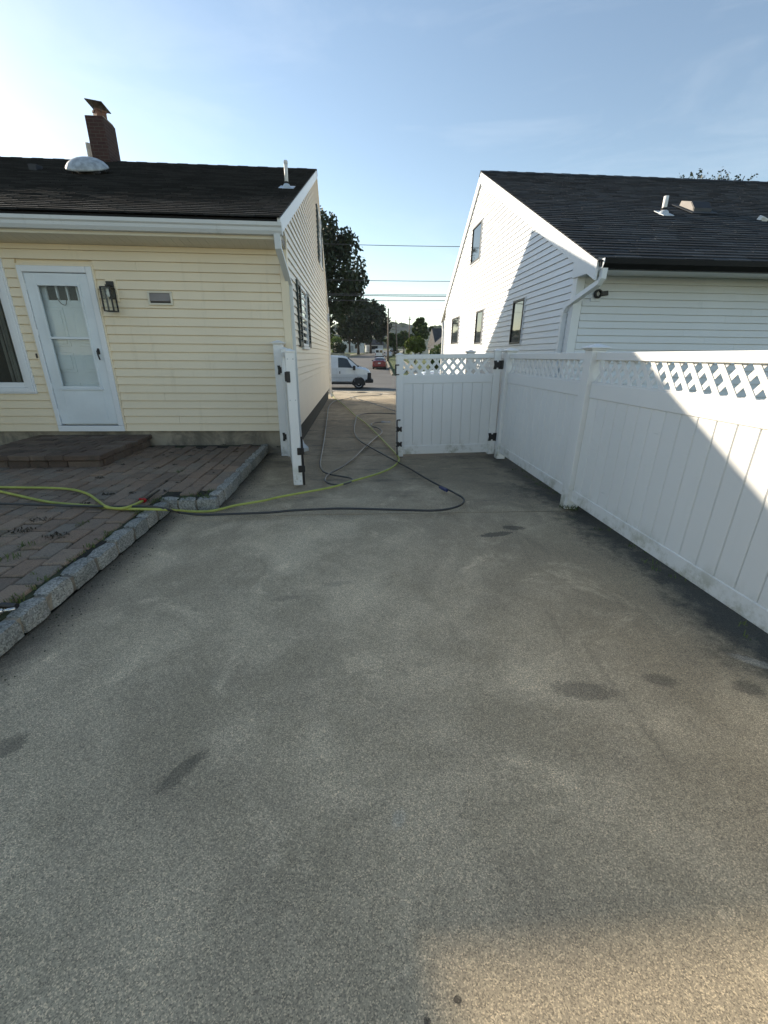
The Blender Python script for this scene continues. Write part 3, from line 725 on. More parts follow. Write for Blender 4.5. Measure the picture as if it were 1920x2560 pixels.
part('glazing_frame', join(box(GX0-0.03, GX0, FY-0.042, FY-0.005, GZ0-0.028, GZ1+0.03, 0.003), box(GX1, GX1+0.03, FY-0.042, FY-0.005, GZ0-0.028, GZ1+0.03, 0.003), box(GX0, GX1, FY-0.042, FY-0.005, GZ1, GZ1+0.03, 0.003), box(GX0-0.045, GX1+0.045, FY-0.046, FY-0.004, GZ0-0.052, GZ0-0.0285, 0.003), box(GX0, GX1, FY-0.042, FY-0.005, GZ0-0.028, GZ0, 0.003), box(GX0, GX1, FY-0.04, FY-0.006, 1.572, 1.602, 0.003)), 'doorpaint', dr)
part('pane', face_y(GX0, GX1, FY-0.016, GZ0, 1.572), 'clear', dr); part('pane', face_y(GX0, GX1, FY-0.016, 1.602, GZ1), 'clear', dr)
part('kick_strip', box(-4.27, -3.5, FY-0.034, FY-0.0302, 0.43, 0.47, 0.001), 'doorpaint', dr)
inner = part('inner_door', join(box(-4.29, -3.48, FY+0.06, FY+0.09, 0.40, 2.06), box(-4.29, -4.10, FY+0.06, FY+0.09, 2.06, 2.40), box(-3.60, -3.48, FY+0.06, FY+0.09, 2.06, 2.40), box(-4.10, -3.6, FY+0.06, FY+0.09, 2.30, 2.40)), 'innerdoor', dr)
part('pane', box(-4.10, -3.60, FY+0.082, FY+0.085, 2.06, 2.30), 'darkroom', inner)
part('muntin', join(*[box(-4.10+0.132*k-0.009, -4.10+0.132*k+0.009, FY+0.052, FY+0.081, 2.06, 2.30) for k in (1, 2, 3)]), 'innerdoor', inner)
for (z0, z1) in ((0.55, 1.00), (1.14, 1.40), (1.48, 1.97)):
    for (xa, xb) in ((-4.19, -3.94), (-3.83, -3.58)):
        part('door_panel', join(box(xa, xb, FY+0.048, FY+0.0605, z0, z1, 0.004), box(xa+0.035, xb-0.035, FY+0.040, FY+0.0482, z0+0.035, z1-0.035, 0.006)), 'innerdoor', inner)
part('chain', tube(spline([(-3.97+0.0, FY+0.04, 2.09), (-3.945, FY+0.037, 2.03), (-3.90, FY+0.036, 2.0), (-3.865, FY+0.037, 2.02), (-3.845, FY+0.04, 2.17)], 0.02), 0.004, 6), 'bronze', inner)
part('handle', join(tube(spline([(-3.545, FY-0.035, 1.43), (-3.545, FY-0.07, 1.425), (-3.54, FY-0.075, 1.37), (-3.53, FY-0.07, 1.31)], 0.02), 0.010, 8), box(-3.562, -3.528, FY-0.042, FY-0.03, 1.38, 1.46, 0.006)), 'black', dr, smooth=False)
for zz in (0.6, 0.95, 1.65, 2.2): part('hinge', box(-4.291, -4.277, FY-0.042, FY-0.03, zz-0.04, zz+0.04, 0.002), 'trim', dr)
# --- large window left of the door
wn_ = part('window', join(box(-4.60, -4.53, FY-0.052, FY+0.05, 0.87, 2.525, 0.005), box(-6.8, -4.6005, FY-0.052, FY+0.05, 0.87, 0.93, 0.005), box(-6.8, -4.6005, FY-0.052, FY+0.05, 2.465, 2.525, 0.005)), 'trim', lh)
part('sash', join(box(-4.655, -4.601, FY-0.022, FY+0.03, 0.931, 2.464, 0.004), box(-6.8, -4.6555, FY-0.022, FY+0.03, 0.931, 1.0, 0.004)), 'trim', wn_)
part('window_trim', join(box(-4.529, -4.505, FY-0.044, FY+0.03, 0.85, 2.545, 0.003), box(-6.8, -4.5295, FY-0.044, FY+0.03, 0.85, 0.8695, 0.003)), 'trim', wn_)
part('pane', face_y(-6.8, -4.655, FY-0.006, 1.0, 2.464), 'clear', wn_)
part('curtain', join(*[box(-4.90+0.045*k, -4.862+0.045*k, FY+0.10+0.012*(k % 2), FY+0.125+0.012*(k % 2), 0.9, 2.46, 0.008) for k in range(5)], *[box(-6.4+0.05*k, -6.36+0.05*k, FY+0.10+0.012*(k % 2), FY+0.125, 0.9, 2.46, 0.008) for k in range(8)]), 'curtain', wn_)
# --- gable windows with shutters
def gwin(y0, y1, z0, z1, sh, rail=True):
    w = part('window', join(box(WX, WX+0.045, y0, y0+0.05, z0, z1, 0.004), box(WX, WX+0.045, y1-0.05, y1, z0, z1, 0.004), box(WX, WX+0.045, y0+0.05, y1-0.05, z1-0.05, z1, 0.004), box(WX, WX+0.06, y0-0.03, y1+0.03, z0-0.045, z0, 0.004), box(WX+0.005, WX+0.04, y0+0.05, y1-0.05, z0+0.01, z0+0.05, 0.004), box(WX+0.005, WX+0.038, y0+0.05, y1-0.05, (z0+z1)/2-0.02, (z0+z1)/2+0.02, 0.004)), 'trim', lh)
    part('pane', box(WX+0.016, WX+0.02, y0+0.05, y1-0.05, z0+0.05, z1-0.05), 'glass', w)
    for (a, b) in ((y0-sh-0.02, y0-0.02), (y1+0.02, y1+0.02+sh)):
        s_ = part('shutter', join(box(WX+0.012, WX+0.05, a, a+0.05, z0-0.01, z1+0.01, 0.003), box(WX+0.012, WX+0.05, b-0.05, b, z0-0.01, z1+0.01, 0.003), box(WX+0.012, WX+0.05, a+0.05, b-0.05, z1-0.06, z1+0.01, 0.003), box(WX+0.012, WX+0.05, a+0.05, b-0.05, z0-0.01, z0+0.07, 0.003), box(WX+0.012, WX+0.05, a+0.05, b-0.05, (z0+z1)/2-0.03, (z0+z1)/2+0.03, 0.003)), 'shutter', w)
        n = int((z1-z0-0.2)/0.05)
        part('louvre', join(*[xf(box(-0.018, 0.018, a+0.05, b-0.05, -0.004, 0.004), Matrix.Translation((WX+0.03, 0, z0+0.09+0.05*k)) @ Matrix.Rotation(R(40), 4, 'Y')) for k in range(n)]), 'shutter', s_)
gwin(7.80, 8.70, 1.54, 2.49, 0.42); gwin(12.62, 13.40, 3.68, 4.86, 0.36)
# --- exhaust hood on the facade
vt = part('wall_vent', join(box(-2.755, -2.44, FY-0.05, FY+0.01, 2.012, 2.035, 0.003), box(-2.755, -2.44, FY-0.05, FY+0.01, 2.158, 2.18, 0.003), box(-2.755, -2.73, FY-0.05, FY+0.01, 2.0355, 2.1575, 0.003), box(-2.465, -2.44, FY-0.05, FY+0.01, 2.0355, 2.1575, 0.003)), 'soffit', lh)
part('flap', prism([(FY-0.040, 2.156), (FY-0.062, 2.06), (FY-0.057, 2.055), (FY-0.034, 2.14), (FY-0.034, 2.156)], -2.729, -2.466), 'ventgrey', vt)
part('vent_back', box(-2.73, -2.465, FY-0.036, FY-0.0345, 2.036, 2.157), 'bronze', vt)
part('door_bell', box(-4.398, -4.372, FY-0.03, FY-0.012, 1.322, 1.385, 0.004), 'bronze', lh)

# wall lantern beside the door
lan = thing('wall_lantern', 'black metal wall lantern with glass sides beside the back door', 'lantern', (-3.2, FY-0.02, 1.93))
part('mount_block', box(-3.275, -3.135, FY-0.035, FY-0.0125, 2.04, 2.31, 0.008), 'cream', lan)
part('backplate', box(-3.258, -3.165, FY-0.055, FY-0.0355, 2.07, 2.285, 0.004), 'black', lan)
lx0, lx1, ly0, ly1, lz0, lz1 = -3.275, -3.145, FY-0.20, FY-0.075, 1.925, 2.195
part('arm', join(box(-3.225, -3.195, FY-0.15, FY-0.0555, 2.215, 2.235), box(-3.225, -3.195, FY-0.15, FY-0.12, 2.196, 2.214)), 'black', lan)
fr = []
for x in (lx0, lx1-0.012):
    for y in (ly0, ly1-0.012): fr.append(box(x-0.002, x+0.014, y-0.002, y+0.014, lz0, lz1))
for zz in (lz0-0.012, lz1):
    fr += [box(lx0, lx1, ly0, ly0+0.012, zz, zz+0.012), box(lx0, lx1, ly1-0.012, ly1, zz, zz+0.012), box(lx0, lx0+0.012, ly0+0.012, ly1-0.012, zz, zz+0.012), box(lx1-0.012, lx1, ly0+0.012, ly1-0.012, zz, zz+0.012)]
part('frame', join(*fr), 'black', lan)
part('cap', box(lx0+0.0125, lx1-0.0125, ly0+0.0125, ly1-0.0125, lz1+0.001, lz1+0.013), 'black', lan)
part('pane', join(face_y(lx0+0.012, lx1-0.012, ly0+0.005, lz0, lz1), ([(lx0+0.005, ly1-0.012, lz0), (lx0+0.005, ly0+0.012, lz0), (lx0+0.005, ly0+0.012, lz1), (lx0+0.005, ly1-0.012, lz1)], [(0, 1, 2, 3)]), ([(lx1-0.005, ly0+0.012, lz0), (lx1-0.005, ly1-0.012, lz0), (lx1-0.005, ly1-0.012, lz1), (lx1-0.005, ly0+0.012, lz1)], [(0, 1, 2, 3)])), 'clear', lan)
part('bulb', lathe([(0.012, 2.19), (0.014, 2.16), (0.022, 2.13), (0.018, 2.10), (0.004, 2.085)], 10, -3.21, FY-0.137), 'bulb', lan, smooth=True)

# ================================================================== PATIO, STEP, STONE EDGING
PZ = 0.112
patio = part('patio', join(box(-7.5, -1.86, 0.5, 3.88, -0.05, PZ-0.018), box(-7.5, -1.42, 3.8805, FY, -0.05, PZ-0.018)), 'soil'); patio['kind'] = 'structure'
PW, PL = 0.158, 0.245
pv = []
for v in range(6):
    rg = random.Random(v)
    geo = box(0.003, PW-0.005, 0.006, PL-0.008, -0.05, 0.0, 0.009)
    V = [(x+rg.uniform(-.0025, .0025), y+rg.uniform(-.003, .003), z) for x, y, z in geo[0]]
    pv.append((V, geo[1], mesh('paver', V, geo[1], 'paver')))
rg = random.Random(5); cells = []
ncol = 36
for i in range(ncol):
    x1 = -1.425-PW*i
    off = PL*0.5*(i % 2) + rg.uniform(-0.02, 0.02)
    yy = 0.45+off
    while yy < FY-0.03:
        x0 = x1-PW
        inside = (x1 < -1.40 and yy > 3.965) or (x1 < -1.87)
        if yy+PL > FY-0.005: break
        step_in = (-4.62 < x0 and x1 < -3.05 and yy > 5.12)
        if inside and not step_in:
            vis = (x0 > -0.86*(yy+0.3)) and yy > 1.7
            cells.append((0 if vis else 1, yy, x0, rg.randrange(6), rg.uniform(-0.008, 0.005), rg.uniform(-0.016, 0.016), rg.uniform(-0.012, 0.012), rg.uniform(-0.02, 0.02)))
        yy += PL
cells.sort(key=lambda c: (c[0], c[1]))
JV, JF = [], []
for k, (vis, yy, x0, m, dz, rx, ry, rz) in enumerate(cells):
    if k < 300:
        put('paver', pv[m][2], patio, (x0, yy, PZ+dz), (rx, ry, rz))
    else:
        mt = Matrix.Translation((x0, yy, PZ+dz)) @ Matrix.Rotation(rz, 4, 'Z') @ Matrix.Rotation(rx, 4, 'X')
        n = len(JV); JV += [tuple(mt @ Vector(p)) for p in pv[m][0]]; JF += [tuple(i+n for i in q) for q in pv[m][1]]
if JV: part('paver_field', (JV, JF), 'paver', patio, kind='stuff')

stp = thing('door_step', 'low brown paver step in front of the white storm door', 'step', (-3.85, 5.7, PZ))
part('step_core', box(-4.60, -3.10, 5.16, FY-0.005, PZ-0.01, 0.21), 'soil', stp)
SZ = 0.264
x = -4.665; k = 0
rg = random.Random(9)
def stone(name, x0, x1, y0, y1, z0, z1, par, mat='steppaver', j=0.004, c=0.01):
    geo = box(x0, x1, y0, y1, z0, z1, c)
    V = [(a+rg.uniform(-j, j), b+rg.uniform(-j, j), d+rg.uniform(-j, j)*0.6) for a, b, d in geo[0]]
    return part(name, (V, geo[1]), mat, par)
edges = [-4.665]
while edges[-1] < -3.06-0.16: edges.append(edges[-1]+rg.uniform(0.17, 0.25))
edges[-1] = -3.04
for a, b in zip(edges, edges[1:]): stone('coping', a+0.002, b-0.003, 5.045, 5.225, 0.198, SZ, stp)
yy = 5.23
r_ = 0
widths = [0.155, 0.155, 0.155, 0.155, 0.155, 0.155, 0.155, 0.13]
for w in widths:
    e2 = [-4.66]; 
    while e2[-1] < -3.06-0.17: e2.append(e2[-1]+(0.235 if len(e2) > 1 or r_ % 2 else 0.12))
    e2[-1] = -3.045
    y2 = min(yy+w, FY-0.006)
    for a, b in zip(e2, e2[1:]): stone('paver', a+0.005, b-0.005, yy+0.006, y2-0.006, 0.2, SZ-0.002+rg.uniform(-0.006, 0.003), stp, j=0.004, c=0.009)
    yy = y2; r_ += 1
e3 = [-4.64]
while e3[-1] < -3.08-0.2: e3.append(e3[-1]+rg.uniform(0.2, 0.29))
e3[-1] = -3.07
for a, b in zip(e3, e3[1:]): stone('riser_block', a+0.004, b-0.004, 5.075, 5.16, PZ-0.01, 0.195, stp, c=0.012)
y3 = 5.165
while y3 < FY-0.12:
    y4 = min(y3+rg.uniform(0.2, 0.28), FY-0.008)
    stone('riser_block', -3.14, -3.06, y3+0.004, y4-0.004, PZ-0.01, 0.195, stp, c=0.012)
    stone('riser_block', -4.64, -4.56, y3+0.004, y4-0.004, PZ-0.01, 0.195, stp, c=0.012); y3 = y4

edg = thing('stone_edging', 'grey granite block edging between brown pavers and concrete driveway', 'edging', (-1.8, 3.6, 0))
def rock(cx, cy, lx, ly, h, seed, rot=0.0):
    rg = random.Random(seed); V, F = [], []
    nu, nv, nw = 4, 3, 3
    geo = box(-lx/2, lx/2, -ly/2, ly/2, 0, h, 0.0)
    # subdivided box with rounded, chipped arrises
    idx = {}
    def vid(i, j, k):
        if (i, j, k) not in idx:
            u, v, w = i/nu, j/nv, k/nw
            x, y, z = (u-0.5)*lx, (v-0.5)*ly, w*h
            ed = (i in (0, nu))+(j in (0, nv))+(k == nw)
            s = 1-0.045*(ed-1 if ed > 1 else 0)
            x *= s; y *= s
            if k == nw: z -= 0.007*(ed-1)
            jit = 0.0045
            idx[i, j, k] = len(V); V.append((x+rg.uniform(-jit, jit), y+rg.uniform(-jit, jit), z+rg.uniform(-jit, jit)*(0.8 if k else 0)))
        return idx[i, j, k]
    for i in range(nu):
        for j in range(nv): F.append((vid(i, j, nw), vid(i+1, j, nw), vid(i+1, j+1, nw), vid(i, j+1, nw)))
    for i in range(nu):
        for k in range(nw):
            F.append((vid(i, 0, k), vid(i+1, 0, k), vid(i+1, 0, k+1), vid(i, 0, k+1)))
            F.append((vid(i, nv, k), vid(i, nv, k+1), vid(i+1, nv, k+1), vid(i+1, nv, k)))
    for j in range(nv):
        for k in range(nw):
            F.append((vid(0, j, k), vid(0, j, k+1), vid(0, j+1, k+1), vid(0, j+1, k)))
            F.append((vid(nu, j, k), vid(nu, j+1, k), vid(nu, j+1, k+1), vid(nu, j, k+1)))
    m = Matrix.Translation((cx, cy, -0.012)) @ Matrix.Rotation(rot, 4, 'Z')
    return [tuple(m @ Vector(p)) for p in V], F
rg = random.Random(21); sd = 0
yy = 0.62
while yy < 3.74:
    L = rg.uniform(0.19, 0.265); L = min(L, 3.835-yy)
    sd += 1
    part('block', rock(-1.828+rg.uniform(-.008, .008), yy+L/2, 0.098+rg.uniform(-.005, .005), L-0.014, 0.113+rg.uniform(-.007, .007), sd, rg.uniform(-.04, .04)), 'granite', edg, smooth=False)
    yy += L+0.008
for (a, b) in ((-1.885, -1.71), (-1.70, -1.54), (-1.532, -1.345)):
    sd += 1; part('block', rock((a+b)/2, 3.90+rg.uniform(-.006, .006), b-a-0.008, 0.10, 0.116+rg.uniform(-.006, .006), sd, rg.uniform(-.03, .03)), 'granite', edg)
yy = 3.965
while yy < FY-0.08:
    L = rg.uniform(0.17, 0.26); L = min(L, FY-0.005-yy)
    sd += 1
    part('block', rock(-1.398+rg.uniform(-.007, .007), yy+L/2, 0.098+rg.uniform(-.005, .005), L-0.012, 0.124+rg.uniform(-.007, .007), sd, rg.uniform(-.04, .04)), 'granite', edg)
    yy += L+0.006
part('mortar', join(box(-1.865, -1.79, 0.6, 3.86, -0.01, 0.085), box(-1.84, -1.37, 3.865, 3.93, -0.01, 0.085), box(-1.435, -1.36, 3.935, FY-0.004, -0.01, 0.095)), 'founda', edg)

# ================================================================== RIGHT HOUSE (white)
RX, RFY = 3.40, 6.92
AX = 3.34                                   # outer face of the rake
A0, AZ0, ARY, ARZ, AB, ABZ = 6.30, 2.67, 13.0, 5.92, 17.45, 2.86
aslope = (ARZ-AZ0)/(ARY-A0)
def aroof(y): return AZ0+aslope*(y-A0) if y <= ARY else ARZ+(ABZ-ARZ)*(y-ARY)/(AB-ARY)
rh = thing('white_house', 'white vinyl-sided house with black-framed windows and charcoal roof', 'house', (7.5, 12, 0))
part('wall_core', prism([(RFY+0.015, -0.2), (16.75, -0.2), (16.75, 2.8), (ARY, ARZ-0.2), (RFY+0.015, aroof(RFY)-0.14)], RX+0.012, 14.0), 'wsiding', rh)
part('foundation', join(box(RX+0.004, 14, RFY+0.006, RFY+0.0149, -0.25, 0.3), box(RX+0.002, RX+0.0119, RFY+0.0149, 16.75, -0.25, 0.3)), 'founda', rh)
gable_rows(rh, RX, -1, 0.104, 0.28, aroof, 0, RFY+0.02, 16.75, 'wsiding', 0.16, 8, 0.028)
z = 0.28; row = 0
while z < 2.56:
    h = min(0.104, 2.57-z)
    m = 5.0+2.5*random.Random(row).random()
    board_x(RX+0.11, m-0.001, z, h+0.005, RFY, 'wsiding', rh); board_x(m+0.001, 9.6, z, h+0.005, RFY, 'wsiding', rh)
    z += 0.104; row += 1
part('siding_wall', box(9.6, 14, RFY-0.012, RFY+0.014, 0.28, 2.57), 'wsiding', rh)
part('corner_board', box(RX-0.034, RX+0.10, RFY-0.034, RFY+0.014, 0.26, 2.56, 0.004), 'trim', rh)
part('corner_board', box(RX-0.0345, RX+0.011, RFY+0.0145, RFY+0.10, 0.26, 2.60, 0.004), 'trim', rh)
part('corner_board', box(RX-0.0345, RX+0.011, 16.66, 16.78, 0.26, 2.75, 0.004), 'trim', rh)
part('soffit', box(RX-0.03, 14, A0+0.10, RFY+0.012, 2.565, 2.60), 'trim', rh)
part('fascia_board', box(RX-0.03, 14, A0+0.065, A0+0.0995, 2.55, 2.69), 'trim', rh)
def rake2(y0, y1):
    n = 1
    return rake(y0, y1, AX-0.001, AX+0.03, -0.022, 0.25, 'wsiding', rh, aroof)
rake2(A0+0.03, ARY); rake2(ARY+0.001, AB)
part('rake_soffit', join(*[(lambda y0, y1: ([(AX+0.03, y0, aroof(y0)-0.235), (RX+0.02, y0, aroof(y0)-0.235), (RX+0.02, y1, aroof(y1)-0.235), (AX+0.03, y1, aroof(y1)-0.235), (AX+0.03, y0, aroof(y0)-0.2), (RX+0.02, y0, aroof(y0)-0.2), (RX+0.02, y1, aroof(y1)-0.2), (AX+0.03, y1, aroof(y1)-0.2)], [(0, 1, 2, 3), (7, 6, 5, 4)]))(a, b) for a, b in ((A0+0.1, ARY), (ARY, AB))]), 'soffit', rh)
part('eave_return', prism([(A0+0.035, 2.66), (A0+0.035, 2.535), (RFY+0.10, 2.535), (RFY+0.10, aroof(RFY+0.1)-0.15)], AX+0.002, RX+0.02), 'wsiding', rh)
gk = [(A0+0.062, 2.545), (A0+0.062, 2.665), (A0+0.056, 2.665), (A0+0.056, 2.555), (A0-0.02, 2.555), (A0-0.045, 2.61), (A0-0.052, 2.668), (A0-0.06, 2.668), (A0-0.055, 2.605), (A0-0.025, 2.545)]
gg = part('gutter', prism(gk, AX+0.06, 14), 'blackgut', rh)
part('end_cap', prism([(A0+0.062, 2.545), (A0+0.062, 2.665), (A0-0.06, 2.668), (A0-0.055, 2.605), (A0-0.025, 2.545)], AX+0.052, AX+0.0595), 'trim', gg)
rf2 = part('roof', prism([(A0-0.01, AZ0-0.03), (ARY, ARZ-0.025), (AB, ABZ-0.025), (AB, ABZ-0.10), (ARY, ARZ-0.11), (A0-0.01, AZ0-0.10)], AX+0.031, 14), 'shingle_r', rh)
shingles(rf2, 'shingle_r', AX-0.014, 12.6, A0-0.03, ARY, AZ0-0.03-aslope*0.02, aslope, 0.145, 0.33, 300, 31, True, False)
for i in range(36):
    x0 = AX-0.014+0.24*i
    put('ridge_cap', mesh('ridge_cap', *prism([(ARY-0.13, ARZ-0.065), (ARY, ARZ+0.006+0.007*(i % 2)), (ARY+0.10, ARZ-0.09), (ARY+0.09, ARZ-0.12), (ARY, ARZ-0.02), (ARY-0.12, ARZ-0.09)], x0, x0+0.25), 'shingle_r'), rf2)
dd = part('downspout', rtube([(3.44, A0+0.005, 2.56), (3.44, A0+0.01, 2.44), (3.425, A0+0.06, 2.38), (3.345, 7.02, 2.17), (3.338, 7.10, 2.08), (3.338, 7.10, 0.05)], 0.075, 0.07), 'trim', rh)
for zz in (2.02, 1.1): part('strap', box(3.296, 3.38, 7.06, 7.14, zz-0.01, zz+0.01), 'trim', dd)
part('downspout', rtube([(3.42, 17.42, 2.8), (3.42, 17.42, 2.66), (3.345, 16.86, 2.32), (3.345, 16.83, 0.0)], 0.075, 0.075), 'trim', rh)
part('gutter', box(AX+0.03, 14, AB-0.06, AB+0.06, ABZ-0.16, ABZ-0.03, 0.01), 'blackgut', rh)
def rwin(y0, y1, z0, z1):
    x = RX
    w = part('window', join(box(x-0.05, x, y0, y0+0.035, z0, z1, 0.003), box(x-0.05, x, y1-0.035, y1, z0, z1, 0.003), box(x-0.05, x, y0+0.035, y1-0.035, z1-0.04, z1, 0.003), box(x-0.05, x, y0+0.035, y1-0.035, z0, z0+0.04, 0.003)), 'black', rh)
    part('casing', join(box(x-0.040, x+0.002, y0-0.03, y0-0.0005, z0-0.03, z1+0.03, 0.003), box(x-0.040, x+0.002, y1+0.0005, y1+0.03, z0-0.03, z1+0.03, 0.003), box(x-0.040, x+0.002, y0, y1, z1+0.0005, z1+0.03, 0.003), box(x-0.040, x+0.002, y0, y1, z0-0.03, z0-0.0005, 0.003)), 'wsiding', w)
    part('pane', box(x-0.028, x-0.024, y0+0.035, y1-0.035, z0+0.04, z1-0.04), 'glass', w)
    part('blind', box(x-0.022, x-0.02, y0+0.035, y1-0.035, z0+0.04, z1-0.04), 'darkroom', w)
rwin(12.58, 13.48, 3.86, 4.75); rwin(14.48, 15.45, 1.80, 2.61); rwin(11.79, 12.42, 1.73, 2.56); rwin(8.94, 9.55, 1.66, 2.50)
def on_r(y): return aroof(y)
pp = part('vent_pipe', tube([(5.88, 8.99, 3.9), (5.877, 8.99, 4.1), (5.873, 8.99, 4.25)], 0.042, 12), 'pvc', rh, smooth=True)
part('flashing', join(lathe([(0.10, on_r(8.99)-0.04), (0.085, on_r(8.99)+0.02), (0.05, on_r(8.99)+0.05)], 16, 5.88, 8.99), prism([(8.82, on_r(8.82)), (8.82, on_r(8.82)+0.012), (9.14, on_r(9.14)+0.012), (9.14, on_r(9.14))], 5.78, 5.99)), 'lead', pp)
part('collar', lathe([(0.055, on_r(8.99)+0.045), (0.058, on_r(8.99)+0.075), (0.044, on_r(8.99)+0.09)], 12, 5.88, 8.99), 'rubber', pp)
bv = part('roof_vent', prism([(9.2, on_r(9.2)+0.01), (9.2, on_r(9.2)+0.07), (9.32, on_r(9.32)+0.15), (9.62, on_r(9.62)+0.10), (9.66, on_r(9.66)+0.01)], 6.62, 6.98), 'black', rh)
part('vent_side', prism([(9.22, on_r(9.22)+0.02), (9.22, on_r(9.22)+0.065), (9.33, on_r(9.33)+0.14), (9.60, on_r(9.60)+0.095), (9.63, on_r(9.63)+0.02)], 6.612, 6.6195), 'ventgrey', bv)
part('vent_flange', prism([(9.08, on_r(9.08)), (9.08, on_r(9.08)+0.012), (9.75, on_r(9.75)+0.012), (9.75, on_r(9.75))], 6.52, 7.06), 'shingle_r', bv)
part('roof_cap', join(xf(box(-0.07, 0.07, -0.06, 0.06, -0.06, 0.06, 0.01), Matrix.Translation((7.72, 8.8, 3.86)) @ Matrix.Rotation(R(20), 4, 'Y') @ Matrix.Rotation(R(25), 4, 'X')), box(7.79, 7.95, 8.78, 8.83, 3.85, 3.89)), 'pvc', rh)
cm = thing('security_light', 'black round security light on white plate under the charcoal eave', 'security light', (3.72, RFY-0.01, 2.28))
part('mount_plate', box(3.63, 3.78, RFY-0.03, RFY-0.0125, 2.215, 2.365, 0.004), 'wsiding', cm)
rg_ = lathe([(0.035, 0), (0.062, -0.002), (0.066, -0.03), (0.055, -0.05), (0.034, -0.048), (0.034, -0.005)], 20, axis='y')
part('light_ring', ([(a+3.72, b+RFY-0.032, d+2.315) for a, b, d in rg_[0]], rg_[1][:-2]), 'black', cm, smooth=True)
part('lens', ([(a*0.55+3.72, b*0.2+RFY-0.034, d*0.55+2.315) for a, b, d in rg_[0]], rg_[1]), 'pvc', cm)
part('sensor', xf(box(0, 0.10, -0.035, 0.0, -0.035, 0.03, 0.006), Matrix.Translation((3.775, RFY-0.035, 2.318)) @ Matrix.Rotation(R(-8), 4, 'Y')), 'black', cm)

# ================================================================== VINYL FENCE AND GATES
fn = thing('vinyl_fence', 'white vinyl privacy fence with lattice top along the right side of driveway', 'fence', (2.13, 3.8, 0))
def cap_geo(cx, cy, w, z0):
    return join(box(cx-w/2-0.014, cx+w/2+0.014, cy-w/2-0.014, cy+w/2+0.014, z0, z0+0.012, 0.003), box(cx-w/2-0.028, cx+w/2+0.028, cy-w/2-0.028, cy+w/2+0.028, z0+0.0121, z0+0.0222, 0.003), lathe([((w/2+0.012)*1.414, z0+0.022), (w/2*1.30, z0+0.034), (0.02, z0+0.062)], 4, 0, 0) if False else
                ([(cx+s*(w/2+0.024), cy+t_*(w/2+0.024), z0+0.0225) for s, t_ in ((-1, -1), (1, -1), (1, 1), (-1, 1))]+[(cx+s*0.012, cy+t_*0.012, z0+0.052) for s, t_ in ((-1, -1), (1, -1), (1, 1), (-1, 1))], [(3, 2, 1, 0), (4, 5, 6, 7), (0, 1, 5, 4), (1, 2, 6, 5), (2, 3, 7, 6), (3, 0, 4, 7)]))
POSTW = 0.127
def post(cx, cy, h, par, mat='fence', local=False, w=POSTW):
    p = part('post', box(cx-w/2, cx+w/2, cy-w/2, cy+w/2, -0.02, h, 0.005), mat, par, local)
    part('post_cap', cap_geo(cx, cy, w, h+0.0005), mat, p, local)
    return p
FPX_ = 2.14
posts_y = [-0.60, 1.42, 3.825, 5.985, 8.09]
for y in posts_y: post(FPX_, y, 1.465, fn)
slat_me = {}
def slat_mesh(h, s):
    key = (round(h, 3), s)
    if key not in slat_me:
        w = 0.040*1.18/2; t_ = 0.0045; dx = h*0.86*s
        V = [(-t_/2, -w, 0), (-t_/2, w, 0), (-t_/2, w+dx, h), (-t_/2, -w+dx, h), (t_/2, -w, 0), (t_/2, w, 0), (t_/2, w+dx, h), (t_/2, -w+dx, h)]
        F = [(0, 1, 2, 3), (7, 6, 5, 4), (0, 4, 5, 1), (1, 5, 6, 2), (2, 6, 7, 3), (3, 7, 4, 0)]
        slat_me[key] = mesh('lattice_slat', V, [q[::-1] for q in F], 'fence')
    return slat_me[key]
def fence_panel(y0, y1, par):
    z = dict(top=(1.38, 1.445), mid=(1.06, 1.19), low=(0.068, 0.182))
    for a, b in z.values(): part('rail', box(FPX_-0.024, FPX_+0.024, y0, y1, a, b, 0.004), 'fence', par)
    for xx in (-0.017, 0.017): part('channel', box(FPX_+xx-0.004, FPX_+xx+0.004, y0, y1, 1.1905, 1.20), 'fence', par)
    n = round((y1-y0)/0.1405); w = (y1-y0)/n
    for i in range(n):
        part('board', box(FPX_-0.0165, FPX_+0.0165, y0+w*i+0.0018, y0+w*(i+1)-0.0018, 0.17, 1.065, 0.0045), 'fence', par)
    h = 0.215; dx = h*0.86; y = y0-dx+0.03
    while y < y1:
        for s in (1, -1):
            a = y if s > 0 else y+dx
            lo, hi = (a, a+dx) if s > 0 else (a-dx, a)
            if lo-0.02 >= y0-0.05 and hi+0.02 <= y1+0.05:
                put('lattice_slat', slat_mesh(h, s), par, (FPX_-0.003*s, a, 1.178))
        y += 0.118
for a, b in zip(posts_y, posts_y[1:]): fence_panel(a+POSTW/2, b-POSTW/2, fn)
# debris of soil and weeds at the mid post is added with the grass below

